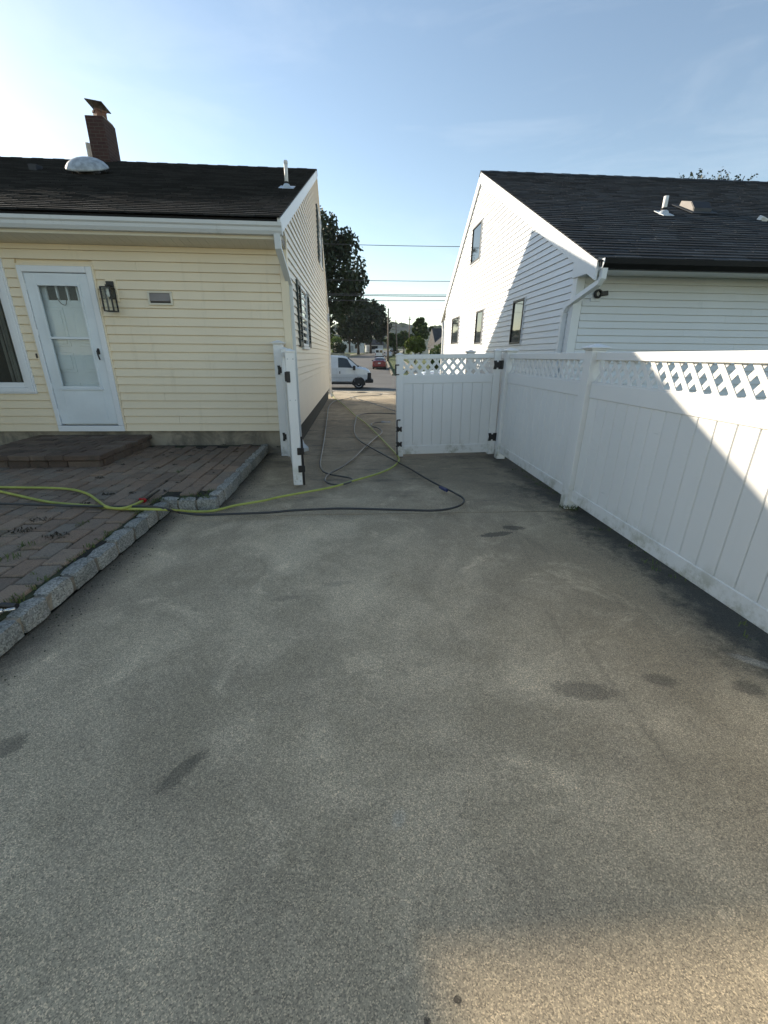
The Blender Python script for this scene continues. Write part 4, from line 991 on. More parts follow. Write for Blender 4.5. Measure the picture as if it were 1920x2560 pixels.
def butterfly(cx, y, cz, w=0.085, h=0.075, t_=0.01):
    V2 = [(-w/2, -h/2), (-w*0.15, -h/2), (-w*0.1, -h*0.32), (w*0.1, -h*0.32), (w*0.15, -h/2), (w/2, -h/2), (w*0.42, 0), (w/2, h/2), (w*0.15, h/2), (w*0.1, h*0.32), (-w*0.1, h*0.32), (-w*0.15, h/2), (-w/2, h/2), (-w*0.42, 0)]
    return prism([(cx+a, cz+b) for a, b in V2], y-t_, y, 'y')
def gate(name, label, hinge, rotz, L, sag, flip):
    """local: x from the hinge stile to the free stile, face toward -y"""
    g = thing(name, label, 'gate', hinge, rotz, None, (0, sag))
    sw = 0.098
    st = part('stile', box(0, sw, -sw/2, sw/2, 0.015, 1.462, 0.004), 'fence', g, True); part('stile_cap', cap_small(sw/2, 0, sw, 1.4625), 'fence', st, True)
    st = part('stile', box(L-sw, L, -sw/2, sw/2, 0.012, 1.425, 0.004), 'fence', g, True); part('stile_cap', cap_small(L-sw/2, 0, sw, 1.4255), 'fence', st, True)
    for k, zz in enumerate((0.08, 0.13, 1.09, 1.13, 1.40)):
        for xx in (sw*0.28, sw*0.72) if k != 4 else (sw*0.5,):
            for x0 in (0, L-sw):
                pass
    for a, b in ((1.375, 1.435), (1.05, 1.165), (0.04, 0.17)): part('rail', box(sw, L-sw, -0.024, 0.024, a, b, 0.004), 'fence', g, True)
    n = round((L-2*sw)/0.142); w = (L-2*sw)/n
    for i in range(n): part('board', box(sw+w*i+0.0012, sw+w*(i+1)-0.0012, -0.0165, 0.0165, 0.16, 1.055, 0.003), 'fence', g, True)
    h = 0.225; dx = h*0.86; x = sw-dx+0.02
    while x < L-sw:
        for s in (1, -1):
            a = x if s > 0 else x+dx
            if min(a, a+dx*s) > sw-0.05 and max(a, a+dx*s) < L-sw+0.05:
                put('lattice_slat', slat_mesh(h, s), g, (a, 0.003*s, 1.155), (0, 0, -math.pi/2), True)
        x += 0.118
    return g
def cap_small(cx, cy, w, z0):
    return join(box(cx-w/2-0.005, cx+w/2+0.005, cy-w/2-0.005, cy+w/2+0.005, z0, z0+0.014, 0.002),
                ([(cx+s*(w/2+0.003), cy+t_*(w/2+0.003), z0+0.0142) for s, t_ in ((-1, -1), (1, -1), (1, 1), (-1, 1))]+[(cx, cy, z0+0.036)], [(3, 2, 1, 0), (0, 1, 4), (1, 2, 4), (2, 3, 4), (3, 0, 4)]))
# right leaf: closed across the driveway.  rotz = 180 deg so local +x runs toward -X; local -y is then world +y, so the camera side is local +y
gr = gate('right_gate_leaf', 'closed white lattice-top gate leaf spanning from the long fence', (2.075, 6.10, 0.012), R(180), 1.475, R(1.25), False)
gr.name = 'gate_leaf'
def flipy(geo): return [(a, -b, c) for a, b, c in geo[0]], [q[::-1] for q in geo[1]]
for zz in (1.285, 0.275):
    part('gate_hinge', join(flipy(butterfly(0.050, -0.0492, zz, 0.115, 0.115)), box(-0.075, 0.012, 0.0495, 0.064, zz-0.052, zz+0.052, 0.003), tube([(-0.01, 0.064, zz-0.06), (-0.01, 0.064, zz+0.06)], 0.014, 8)), 'black', gr, True)
L_ = 1.475
part('drop_rod', tube([(L_-0.035, 0.075, 0.54), (L_-0.02, 0.075, 0.548), (L_-0.005-0.02, 0.075, 0.548)][:0]+spline([(L_-0.055, 0.072, 0.555), (L_-0.02, 0.072, 0.555), (L_-0.008, 0.072, 0.545), (L_-0.006, 0.072, 0.50), (L_-0.006, 0.072, 0.02)], 0.02), 0.009, 8), 'black', gr, True)
for zz in (0.42, 0.20): part('rod_bracket', join(flipy(butterfly(L_-0.045, -0.0492, zz, 0.07, 0.07, 0.012)), box(L_-0.022, L_+0.012, 0.050, 0.088, zz-0.03, zz-0.02), box(L_-0.022, L_+0.012, 0.050, 0.088, zz+0.02, zz+0.03)), 'black', gr, True)
part('latch', join(box(L_+0.001, L_+0.014, -0.02, 0.05, 1.17, 1.31, 0.003), box(L_-0.04, L_+0.014, 0.0495, 0.060, 1.295, 1.31, 0.003), box(L_-0.04, L_+0.014, 0.0495, 0.060, 1.17, 1.185, 0.003)), 'black', gr, True)
# left leaf: swung open toward the yard, seen end on
hx, hy = -0.955, 6.10; ex, ey = -0.665, 4.60
Ll = math.hypot(ex-hx, ey-hy)+0.02
gl_ = gate('gate_leaf', 'open white gate leaf seen end-on beside the cream house corner', (hx, hy, 0.0), math.atan2(ey-hy, ex-hx), Ll, 0.0, True)
part('latch', join(box(Ll+0.0005, Ll+0.012, -0.052, -0.012, 1.13, 1.24, 0.004), box(Ll-0.03, Ll+0.005, -0.066, -0.0495, 1.14, 1.235, 0.004)), 'black', gl_, True)
part('drop_rod', tube([(Ll-0.012, 0.066, 0.56), (Ll-0.012, 0.066, 0.01)], 0.012, 8), 'black', gl_, True)
for zz in (0.40, 0.20): part('rod_bracket', join(box(Ll+0.0005, Ll+0.012, 0.01, 0.05, zz-0.04, zz+0.04, 0.005), box(Ll-0.04, Ll+0.010, 0.0495, 0.085, zz-0.035, zz+0.035, 0.004)), 'black', gl_, True)
for (a, zz) in ((-0.028, 1.36), (0.028, 1.36), (-0.028, 0.95), (0.028, 0.95), (-0.028, 0.06), (0.028, 0.06)):
    part('screw', join(([(Ll+b, c+a, d+zz) for (c, b, d) in [(p[0], p[1], p[2]) for p in lathe([(0.006, 0.0), (0.005, 0.003)], 8, axis='y')[0]]], lathe([(0.006, 0.0), (0.005, 0.003)], 8, axis='y')[1])), 'galv', gl_, True)
wp = thing('gate_post', 'white vinyl gate post with flat cap against the cream house wall', 'post', (-1.05, 6.25, 0))
pp_ = part('post', box(-1.115, -0.988, 6.19, 6.317, -0.02, 1.535, 0.005), 'fence', wp)
part('post_cap', cap_geo(-1.0515, 6.2535, 0.127, 1.5355), 'fence', wp)
for zz in (1.20, 0.27): part('hinge_plate', join(butterfly(-1.028, 6.1895, zz, 0.095, 0.12), box(-0.985, -0.965, 6.15, 6.189, zz-0.045, zz+0.03, 0.003)), 'black', wp)

# ================================================================== HOSES AND SMALL THINGS
def C(x, y, ox, oy, s): return (ox+x/s, oy+y/s)
k2 = lambda x, y: C(x, y, 0, 1040, 2.37)
k3 = lambda x, y: C(x, y, 660, 940, 2.86)
k4 = lambda x, y: C(x, y, 660, 820, 4.1475)
def hose_pts(lst, rad, lift=0.0):
    out = []
    for e in lst:
        (px, py) = e[0]; z = e[1] if len(e) > 1 else 0.0
        p = G(px, py, z+rad); 
        if p.y > 15.3: p.z = terr(p.y)+rad
        out.append(p+Vector((0, 0, 0.002+lift)))
    return out
def hose(name, label, lst, rad, mat, lift=0.0):
    o = thing(name, label, 'hose', (0, 0, 0))
    pts = spline(hose_pts(lst, rad, lift), 0.04)
    part('tube', tube(pts, rad, 10), mat, o, smooth=True)
    return o, pts
P_ = PZ+0.004
gh, gp = hose('garden_hose', 'long lime green garden hose crossing pavers and driveway toward street', [(k2(-60, 432), P_), (k2(0, 447), P_), (k2(100, 470), P_), (k2(300, 512), P_), (k2(560, 535), P_), (k2(700, 550), P_), (k2(860, 553), P_+0.01), (k2(950, 555), 0.135), (k2(1000, 558), 0.12), (k2(1060, 562), 0.05), (k2(1150, 567), 0.0), (k2(1260, 563), 0.0)] +
    [(k2(1400, 530),), (k2(1560, 503),)] + [(k3(x, y),) for x, y in ((100, 868), (250, 840), (400, 813), (520, 787), (640, 750), (740, 722), (840, 690), (915, 655), (955, 622), (965, 592), (945, 560), (880, 490), (800, 408), (735, 345), (655, 285), (600, 236), (560, 200), (520, 170), (492, 142))] + [(k4(700, 640),)], 0.0120, 'hosegreen')
gh2, gp2 = hose('garden_hose', 'short lime green hose end curving on pavers to a red coupling', [(k2(-60, 420), P_), (k2(0, 423), P_), (k2(150, 425), P_), (k2(300, 427), P_), (k2(430, 437), P_), (k2(520, 463), P_), (k2(580, 503), P_), (k2(635, 540), P_+0.02), (k2(720, 549), P_+0.025), (k2(790, 530), P_+0.012), (k2(848, 503), P_)], 0.0120, 'hosegreen')
a, b = gp2[-1], G(*k2(942, 438), P_+0.014)
dirv = (b-a).normalized()
part('coupling', join(tube([a-dirv*0.01, a+dirv*0.02], 0.022, 10), tube([a+Vector((-0.03, 0.0, 0.018)), a+Vector((0.03, 0, 0.005))], 0.010, 6), tube([a+Vector((0.0, -0.03, 0.002)), a+Vector((0.0, 0.03, 0.012))], 0.008, 6)), 'red', gh2)
part('grip', tube([a+dirv*0.018, a+dirv*0.05, a+dirv*0.14, a+dirv*0.20, b], [0.016, 0.017, 0.015, 0.011, 0.010], 10), 'hosedark', gh2, smooth=True)
ha, hp = hose('pressure_hose', 'dark grey pressure hose with blue coupling looping at the right', [(k2(-60, 526), P_), (k2(0, 528), P_), (k2(300, 536), P_), (k2(500, 543), P_), (k2(700, 546), P_), (k2(850, 545), P_), (k2(940, 552), 0.135), (k2(1000, 564), 0.115), (k2(1060, 578), 0.03), (k2(1160, 592),), (k2(1260, 593),), (k2(1450, 586),), (k2(1600, 580),)] +
    [(k3(x, y),) for x, y in ((200, 972), (400, 962), (560, 957), (800, 962), (1000, 968), (1200, 972), (1320, 960), (1400, 935), (1430, 905), (1420, 880), (1380, 855), (1310, 818), (1250, 790), (1150, 735), (1060, 680), (960, 625), (850, 565), (740, 503), (680, 463), (650, 418), (644, 375), (655, 325), (662, 295), (685, 282), (740, 272), (850, 270), (950, 276), (1040, 284), (1060, 272), (1000, 262), (948, 257), (830, 217), (720, 182), (640, 160), (615, 152))], 0.0110, 'hosedark', 0.012)
c0, c1 = G(*k3(1258, 795), 0.02), G(*k3(1308, 819), 0.02)
part('coupling', join(tube([c0, c0+(c1-c0)*0.3], 0.015, 10), tube([c0+(c1-c0)*0.3, c1], 0.019, 10)), 'blue', ha)
hb, _ = hose('pressure_hose', 'grey pressure hose in a loose figure-eight ending in a steel nozzle', [(k3(x, y),) for x, y in ((850, 330), (800, 334), (768, 343), (775, 360), (820, 375), (842, 394), (835, 415), (800, 440), (745, 490), (700, 530), (640, 590), (560, 650), (480, 693), (440, 728), (440, 755), (480, 774), (540, 778), (600, 766), (634, 747), (617, 731), (560, 720), (480, 706), (430, 688), (405, 655), (402, 610), (415, 540), (435, 420), (450, 300), (460, 230), (482, 195), (520, 176), (600, 161), (660, 147), (720, 144), (800, 140), (832, 134), (838, 127), (820, 122))], 0.0115, 'hosegrey')
n0, n1 = G(*k3(838, 331), 0.012), G(*k3(905, 331), 0.012)
part('nozzle', join(tube([n0, n0+(n1-n0)*0.4], 0.014, 10), tube([n0+(n1-n0)*0.4, n0+(n1-n0)*0.7], 0.010, 10), tube([n0+(n1-n0)*0.7, n1], 0.013, 10)), 'steel', hb)
hc, _ = hose('pressure_hose', 'thin dark hose lying across the sunlit driveway apron', [(k4(x, y),) for x, y in ((700, 648), (780, 655), (860, 666), (960, 670), (1060, 668), (1050, 662), (960, 662), (1100, 668), (1250, 680), (1420, 688), (1600, 690))], 0.012, 'hosedark')
tool = thing('spray_gun', 'black and steel spray gun lying on pavers at the left edge', 'spray gun', tuple(G(10, 1525, PZ)))
p0 = G(-25, 1532, PZ+0.02); p1 = G(38, 1522, PZ+0.02)
part('barrel', join(tube([p0, p0+(p1-p0)*0.5], 0.013, 10), tube([p0+(p1-p0)*0.5, p1], 0.009, 10)), 'steel', tool, smooth=True)
q0 = G(5, 1512, PZ+0.02); q1 = G(42, 1515, PZ+0.02)
part('grip', join(tube([q0, q1], 0.015, 8), tube([G(-30, 1520, PZ+.02), q0], 0.012, 8)), 'black', tool)

# grass, weeds, litter
def blades(name, pts, n, h0, h1, spread, mat, seed, label, wid=0.003):
    rg = random.Random(seed); V, F = [], []
    for (p, k) in pts:
        for _ in range(int(n*k)):
            a = rg.uniform(0, 6.283); r = spread*k*math.sqrt(rg.random())
            x, y = p[0]+r*math.cos(a), p[1]+r*math.sin(a)*0.7; h = rg.uniform(h0, h1)*(0.5+0.5*k)
            b = rg.uniform(0, 6.283); le = rg.uniform(0.2, 1.0)*h; w = wid*rg.uniform(0.6, 1.3)
            dx, dy = math.cos(b)*le, math.sin(b)*le; c, s = -math.sin(b)*w, math.cos(b)*w
            i = len(V)
            V += [(x-c, y-s, p[2]), (x+c, y+s, p[2]), (x+dx*0.5+c*0.7, y+dy*0.5+s*0.7, p[2]+h*0.7), (x+dx*0.5-c*0.7, y+dy*0.5-s*0.7, p[2]+h*0.7), (x+dx, y+dy, p[2]+h)]
            F += [(i, i+1, i+2, i+3), (i+3, i+2, i+4)]
    o = part(name, (V, F), mat, None, kind='stuff'); o['label'] = label; return o
gpt = []
rg = random.Random(77)
for px, py, k in ((405, 1250, 1), (415, 1255, .8), (490, 1240, 1), (520, 1243, 1), (465, 1246, .7), (360, 1283, 1.1), (300, 1335, .7), (285, 1350, .6), (260, 1368, .7), (200, 1315, .7), (215, 1308, .5), (70, 1365, 1.0), (25, 1400, 1.2), (85, 1440, .5), (150, 1470, .6), (100, 1505, .9), (120, 1495, .7), (70, 1520, .6), (60, 1507, .5), (180, 1450, .6), (230, 1402, .5), (450, 1180, .6), (530, 1230, .7), (250, 1175, .4), (60, 1150, .9), (75, 1155, .9)):
    p = G(px, py, PZ-0.01)
    if p.y < 3.8: p.x = min(p.x, -1.905)
    gpt.append((tuple(p), k))
yy = 1.6
while yy < 3.8: gpt.append(((-1.905, yy, PZ-0.02), rg.uniform(0.2, 0.6))); yy += rg.uniform(0.04, 0.12)
blades('grass', gpt, 26, 0.012, 0.05, 0.06, 'grass', 3, 'short grass and weeds growing in paver joints')
lp = []
for px, py, k in ((55, 1327, 1.3), (140, 1341, 1.3), (100, 1300, 1.1), (250, 1195, .7), (210, 1260, .8), (270, 1235, .9), (150, 1178, .6), (700, 1117, .8), (560, 1112, .6), (650, 1106, 1.2), (500, 1122, .6), (430, 1131, .6), (590, 1130, .6), (520, 1128, .5), (330, 1232, .6)):
    lp.append((tuple(G(px, py, PZ)), k))
for k in range(60):
    lp.append(((rg.uniform(-4.5, -1.95) if k % 2 else rg.uniform(-3, -1.45), rg.uniform(3.9, 6.3), PZ-0.006), rg.uniform(0.1, 0.4)))
blades('leaf_litter', lp, 46, 0.004, 0.02, 0.07, 'litter', 4, 'dry plant litter scattered on the pavers', 0.006)
blades('grass', [((2.13+rg.uniform(-.12, .12), 3.74+rg.uniform(-.06, .03), 0.0), .7) for _ in range(6)]+[((2.2+rg.uniform(-.1, .1), rg.uniform(1.2, 8), -0.01), .5) for _ in range(60)], 20, 0.01, 0.05, 0.07, 'grass', 6, 'weeds growing along the fence foot')
# grit beside the stone edging
V, F = [], []
for _ in range(420):
    y = rg.uniform(1.5, 6.3); x = (-1.76 if y < 3.85 else -1.33)+abs(rg.gauss(0, 0.11)); s = rg.uniform(0.002, 0.0065); i = len(V)
    z0 = 0.0
    V += [(x-s, y, z0), (x+s*0.7, y+s, z0), (x+s*0.4, y-s, z0), (x, y, z0+s)]; F += [(0+i, 2+i, 3+i), (2+i, 1+i, 3+i), (1+i, 0+i, 3+i)]
gt = part('grit', (V, F), 'soil', None, kind='stuff'); gt['label'] = 'dark grit washed up along the stone edging'

# ================================================================== TREES AND SHRUBS
def leaf_cloud(centers, nleaf, size, rg):
    C_ = np.array([c[:3] for c in centers]); Rr = np.array([c[3] for c in centers])
    p = Rr**2/np.sum(Rr**2); idx = rg.choice(len(C_), nleaf, p=p)
    d = rg.normal(size=(nleaf, 3)); d /= np.linalg.norm(d, axis=1)[:, None]
    rad = Rr[idx]*(0.35+0.95*rg.random(nleaf)**0.8)
    P = C_[idx]+d*rad[:, None]*np.array([1, 1, 1.25])
    n = rg.normal(size=(nleaf, 3)); n[:, 2] += 0.6; n /= np.linalg.norm(n, axis=1)[:, None]
    a = np.cross(n, rg.normal(size=(nleaf, 3))); a /= np.linalg.norm(a, axis=1)[:, None]; b = np.cross(n, a)
    s = size*(0.6+0.8*rg.random(nleaf))[:, None]
    V = np.stack([P-a*s, P+b*s*0.55, P+a*s, P-b*s*0.55], axis=1).reshape(-1, 3)
    F = [(4*i, 4*i+1, 4*i+2, 4*i+3) for i in range(nleaf)]
    return V.tolist(), F
def tree(name, label, x, y, z0, h, rx, crown0, nclump, nleaf, size, mat, seed, trunk=0.25, spiky=0.0, ry=None, cat='tree', group=None, skew=0.0):
    rg = np.random.default_rng(seed); t_ = thing(name, label, cat, (x, y, z0), 0, group)
    ry = ry or rx
    cz = (crown0+h)/2; rz = (h-crown0)/2
    cl = []; limbs = []
    tries = 0
    while len(cl) < nclump and tries < 5000:
        tries += 1
        u = rg.uniform(-1, 1, 3); r = np.linalg.norm(u)
        if r > 1 or r < 0.25: continue
        w = 1-0.35*max(0, u[2])
        cr = rx*rg.uniform(0.07, 0.17)
        cl.append((x+u[0]*rx*w*0.86+skew*u[2], y+u[1]*ry*w*0.86, z0+cz+u[2]*rz*0.88, cr))
    geo = [tube([(x, y, z0-0.1), (x+0.1*trunk, y, z0+crown0*0.5), (x+skew*0.1, y, z0+crown0), (x+skew*0.3, y, z0+cz)], [trunk*1.25, trunk, trunk*0.8, trunk*0.35], 9)]
    for c in cl[::max(1, len(cl)//14)]:
        st_ = Vector((x, y, z0+crown0*(0.8+0.3*rg.random())+ (c[2]-z0-crown0)*0.25)); e = Vector(c[:3]); m = (st_+e)/2+Vector((0, 0, 0.12*rz))
        geo.append(tube([st_, m, e], [trunk*0.42, trunk*0.26, trunk*0.08], 6))
    part('trunk', join(*geo), 'bark', t_, smooth=True)
    part('crown', leaf_cloud(cl, nleaf, size, rg), mat, t_)
    return t_
def shrub(name, label, x, y, z0, h, r, nleaf, size, mat, seed, group=None, cat='shrub'):
    rg = np.random.default_rng(seed); t_ = thing(name, label, cat, (x, y, z0), 0, group)
    cl = [(x+rg.uniform(-.6, .6)*r, y+rg.uniform(-.6, .6)*r, z0+h*rg.uniform(0.25, 0.75), r*rg.uniform(0.35, 0.5)) for _ in range(12)]
    part('foliage', leaf_cloud(cl, nleaf, size, rg), mat, t_)
    part('stem', join(*[tube([(x, y, z0), c[:3]], [0.03, 0.012], 5) for c in cl[:5]]), 'bark', t_)
    return t_
tree('maple_tree', 'tallest dark tree rising behind the cream house gable', -4.3, 66, terr(66), 20.2, 6.9, 3.4, 190, 12500, 0.29, 'leaf_dark', 5, 0.38)
tree('maple_tree', 'dark street tree with low crown right of the tallest tree', 1.2, 148, terr(148), 17.5, 8.2, 3.0, 130, 8500, 0.46, 'leaf_dark', 6, 0.42)
tree('maple_tree', 'broad dark street tree nearest the wooden utility pole', 6.0, 168, terr(168), 19.0, 8.4, 3.0, 140, 9500, 0.48, 'leaf_dark', 9, 0.45)
tree('maple_tree', 'slim-trunked dark tree standing left among the street trees', -1.6, 140, terr(140)+0.8, 14.5, 5.6, 3.0, 70, 6000, 0.45, 'leaf_dark', 12, 0.3)
shrub('garden_bush', 'yellow-green bush at the far left beside the low wall', -5.3, 118, terr(118)+0.6, 4.4, 2.3, 2600, 0.3, 'leaf_lime', 13)
shrub('garden_bush', 'dark rounded bush below the yellow-green bush', -4.0, 114, terr(114)+0.2, 3.0, 1.8, 1800, 0.28, 'leaf_dark', 14)
tree('garden_tree', 'rounded olive green garden tree right of the utility poles', 11.2, 82, terr(82), 4.5, 2.3, 1.5, 70, 7500, 0.17, 'leaf_lime', 15, 0.12)
tree('conifer_tree', 'pointed green tree behind the rounded garden tree', 18.5, 125, terr(125), 10.5, 4.0, 1.5, 40, 7000, 0.4, 'leaf_mid', 16, 0.2)
tree('garden_tree', 'mid green tree between the two wooden poles', 12.2, 138, terr(138), 6.8, 3.4, 1.2, 30, 5000, 0.4, 'leaf_mid', 17, 0.2)
tree('garden_tree', 'dark green tree far behind the second wooden pole', 20.5, 185, terr(185), 9.0, 4.5, 1.5, 30, 5000, 0.5, 'leaf_mid', 18, 0.25)
shrub('hedge_bush', 'dark green hedge bush beside the grey far house', 12.6, 62, terr(62), 2.6, 2.1, 3000, 0.2, 'leaf_mid', 19)
shrub('hedge_bush', 'leafy hedge bush against the white house far corner', 10.2, 52, terr(52), 2.3, 1.6, 2600, 0.18, 'leaf_mid', 20)
# bare-tipped tree behind the white house, only twigs top the ridge
def twig_tree():
    x, y = 13.9, 18.6
    t_ = thing('backyard_tree', 'sparse leafy branch tips showing above the charcoal roof ridge', 'tree', (x, y, -0.2))
    rg = np.random.default_rng(44); geo = [tube([(x, y, -0.2), (x, y, 3), (x-0.2, y, 5.2)], [0.16, 0.12, 0.08], 8)]; cl = []
    for (px, py, dx) in ((1745, 436, 0.3), (1788, 448, 0.35), (1810, 440, 0.3), (1862, 440, 0.35), (1845, 455, 0.3), (1700, 452, 0.25), (1680, 455, 0.25), (1815, 462, 0.3)):
        e = AY(px, py, y); geo.append(tube([(x-0.2, y, 5.0), ((x+e.x)/2, y, 5.6+0.3*(e.z-5.5)), tuple(e)], [0.06, 0.04, 0.014], 5))
        for _ in range(5):
            q = e+Vector((rg.normal()*0.22, rg.normal()*0.2, rg.normal()*0.12-0.1)); geo.append(tube([tuple(e+Vector((0, 0, -0.25))), tuple(q)], [0.014, 0.006], 4)); cl.append((q.x, q.y, q.z, 0.11))
    part('trunk', join(*geo), 'bark', t_)
    part('crown', leaf_cloud(cl, 420, 0.05, rg), 'leaf_dark', t_)
twig_tree()
shrub('yard_shrub', 'dark shrub glimpsed through the lattice by the white house', 2.85, 4.62, -0.05, 1.28, 0.34, 1500, 0.035, 'leaf_dark', 23)
gc = thing('covered_grill', 'black covered grill glimpsed through lattice behind the fence', 'grill', (2.85, 3.6, -0.05))
part('cover', join(prism([(2.62, 0.0), (3.12, 0.0), (3.10, 0.95), (3.0, 1.10), (2.74, 1.10), (2.64, 0.95)], 3.25, 3.98, 'y')), 'black', gc)
part('shelf', box(2.68, 3.06, 3.99, 4.25, 0.82, 0.86, 0.01), 'black', gc)

# ================================================================== VEHICLES
def lerp(a, b, t_): return tuple(p+(q-p)*t_ for p, q in zip(a, b))
def ring(st):
    x, zb, zm, zl, zt, wl_, wb, wt = st
    half = [(wl_*0.86, zb), (wl_, zb+0.09), (wb, zm), (wb*0.985, zl), (wt, zt-0.07), (wt*0.86, zt-0.012), (wt*0.45, zt)]
    return [(x, -a, b) for a, b in half]+[(x, a, b) for a, b in half[::-1]]
class Body:
    def __init__(s, sts): s.st = sts; s.rings = [ring(q) for q in sts]; s.n = len(s.rings[0])
    def geo(s):
        V, F = [], []; n = s.n
        for r_ in s.rings: V += r_
        for i in range(len(s.rings)-1):
            for k in range(n): F.append((i*n+k, i*n+(k+1) % n, (i+1)*n+(k+1) % n, (i+1)*n+k))
        F.append(tuple(range(n-1, -1, -1))); F.append(tuple((len(s.rings)-1)*n+k for k in range(n)))
        return V, F
    def pt(s, u, v):
        i = min(int(u), len(s.rings)-2); fu = u-i; j = min(int(v), s.n-2); fv = v-j
        a = lerp(s.rings[i][j], s.rings[i][j+1], fv); b = lerp(s.rings[i+1][j], s.rings[i+1][j+1], fv)
        return lerp(a, b, fu)
    def patch(s, corners, off=0.008, nu=6, nv=4):
        """corners: 4 (u,v) in order"""
        V = []; F = []
        for j in range(nv+1):
            for i in range(nu+1):
                a = lerp(corners[0], corners[1], i/nu); b = lerp(corners[3], corners[2], i/nu); u, v = lerp(a, b, j/nv)
                e = 0.02; p = Vector(s.pt(u, v)); du = Vector(s.pt(min(u+e, len(s.rings)-1.001), v))-Vector(s.pt(max(u-e, 0), v)); dv = Vector(s.pt(u, min(v+e, s.n-1.001)))-Vector(s.pt(u, max(v-e, 0)))
                nn = du.cross(dv)
                c0 = Vector((p.x, 0, 0.8))
                if nn.length > 1e-9:
                    nn.normalize()
                    if nn.dot(p-c0) < 0: nn = -nn
                V.append(tuple(p+nn*off))
        w = nu+1
        for j in range(nv):
            for i in range(nu): F.append((j*w+i, j*w+i+1, (j+1)*w+i+1, (j+1)*w+i))
        return V, F
def wheel(par, x, y, r, w, side):
    prof = [(r*0.62, -w/2), (r*0.93, -w/2), (r, -w*0.32), (r, w*0.32), (r*0.93, w/2), (r*0.62, w/2)]
    o = part('wheel', ([(a+x, b+y, c+r) for a, b, c in lathe(prof, 24, axis='y')[0]], lathe(prof, 24, axis='y')[1]), 'tyre', par, True, smooth=False)
    yo = y+side*(w/2-0.015)
    rim = [xf(box(r*0.12, r*0.6, -0.012, 0.012, -r*0.11, r*0.11, 0.006), Matrix.Translation((x, yo, r)) @ Matrix.Rotation(2*math.pi*k/7, 4, 'Y')) for k in range(7)]
    hub = lathe([(0.02, -0.02), (r*0.22, -0.018), (r*0.22, 0.018), (0.02, 0.022)], 14, axis='y')
    lip = lathe([(r*0.55, -0.01), (r*0.65, -0.02), (r*0.65, 0.02), (r*0.55, 0.012)], 24, axis='y')
    part('rim', join(*rim, ([(a+x, b+yo, c+r) for a, b, c in hub[0]], hub[1]), ([(a+x, b+yo, c+r) for a, b, c in lip[0]], lip[1][:-2])), 'rim', o, True)
    disc = lathe([(0.01, -0.005), (r*0.62, -0.005), (r*0.62, 0.005), (0.01, 0.005)], 20, axis='y')
    part('brake_disc', ([(a+x, b+yo-side*0.04, c+r) for a, b, c in disc[0]], disc[1]), 'plastic', o, True)
    return o
def arch(par, x, y, r, side):
    V, F = [], []; n = 14
    for k in range(n+1):
        a = math.pi*(-0.06+1.12*k/n)
        V += [(x+r*math.cos(a), y, r*0.78+r*math.sin(a)), (x+r*math.cos(a)*0.55, y, r*0.78+r*0.3*math.sin(a)-0.15)]
    for k in range(n): F.append((2*k, 2*k+1, 2*k+3, 2*k+2))
    V2 = [(a, b+side*0.006, c) for a, b, c in V]
    part('wheel_arch', join((V, F), (V2, F)), 'plastic', par, True)

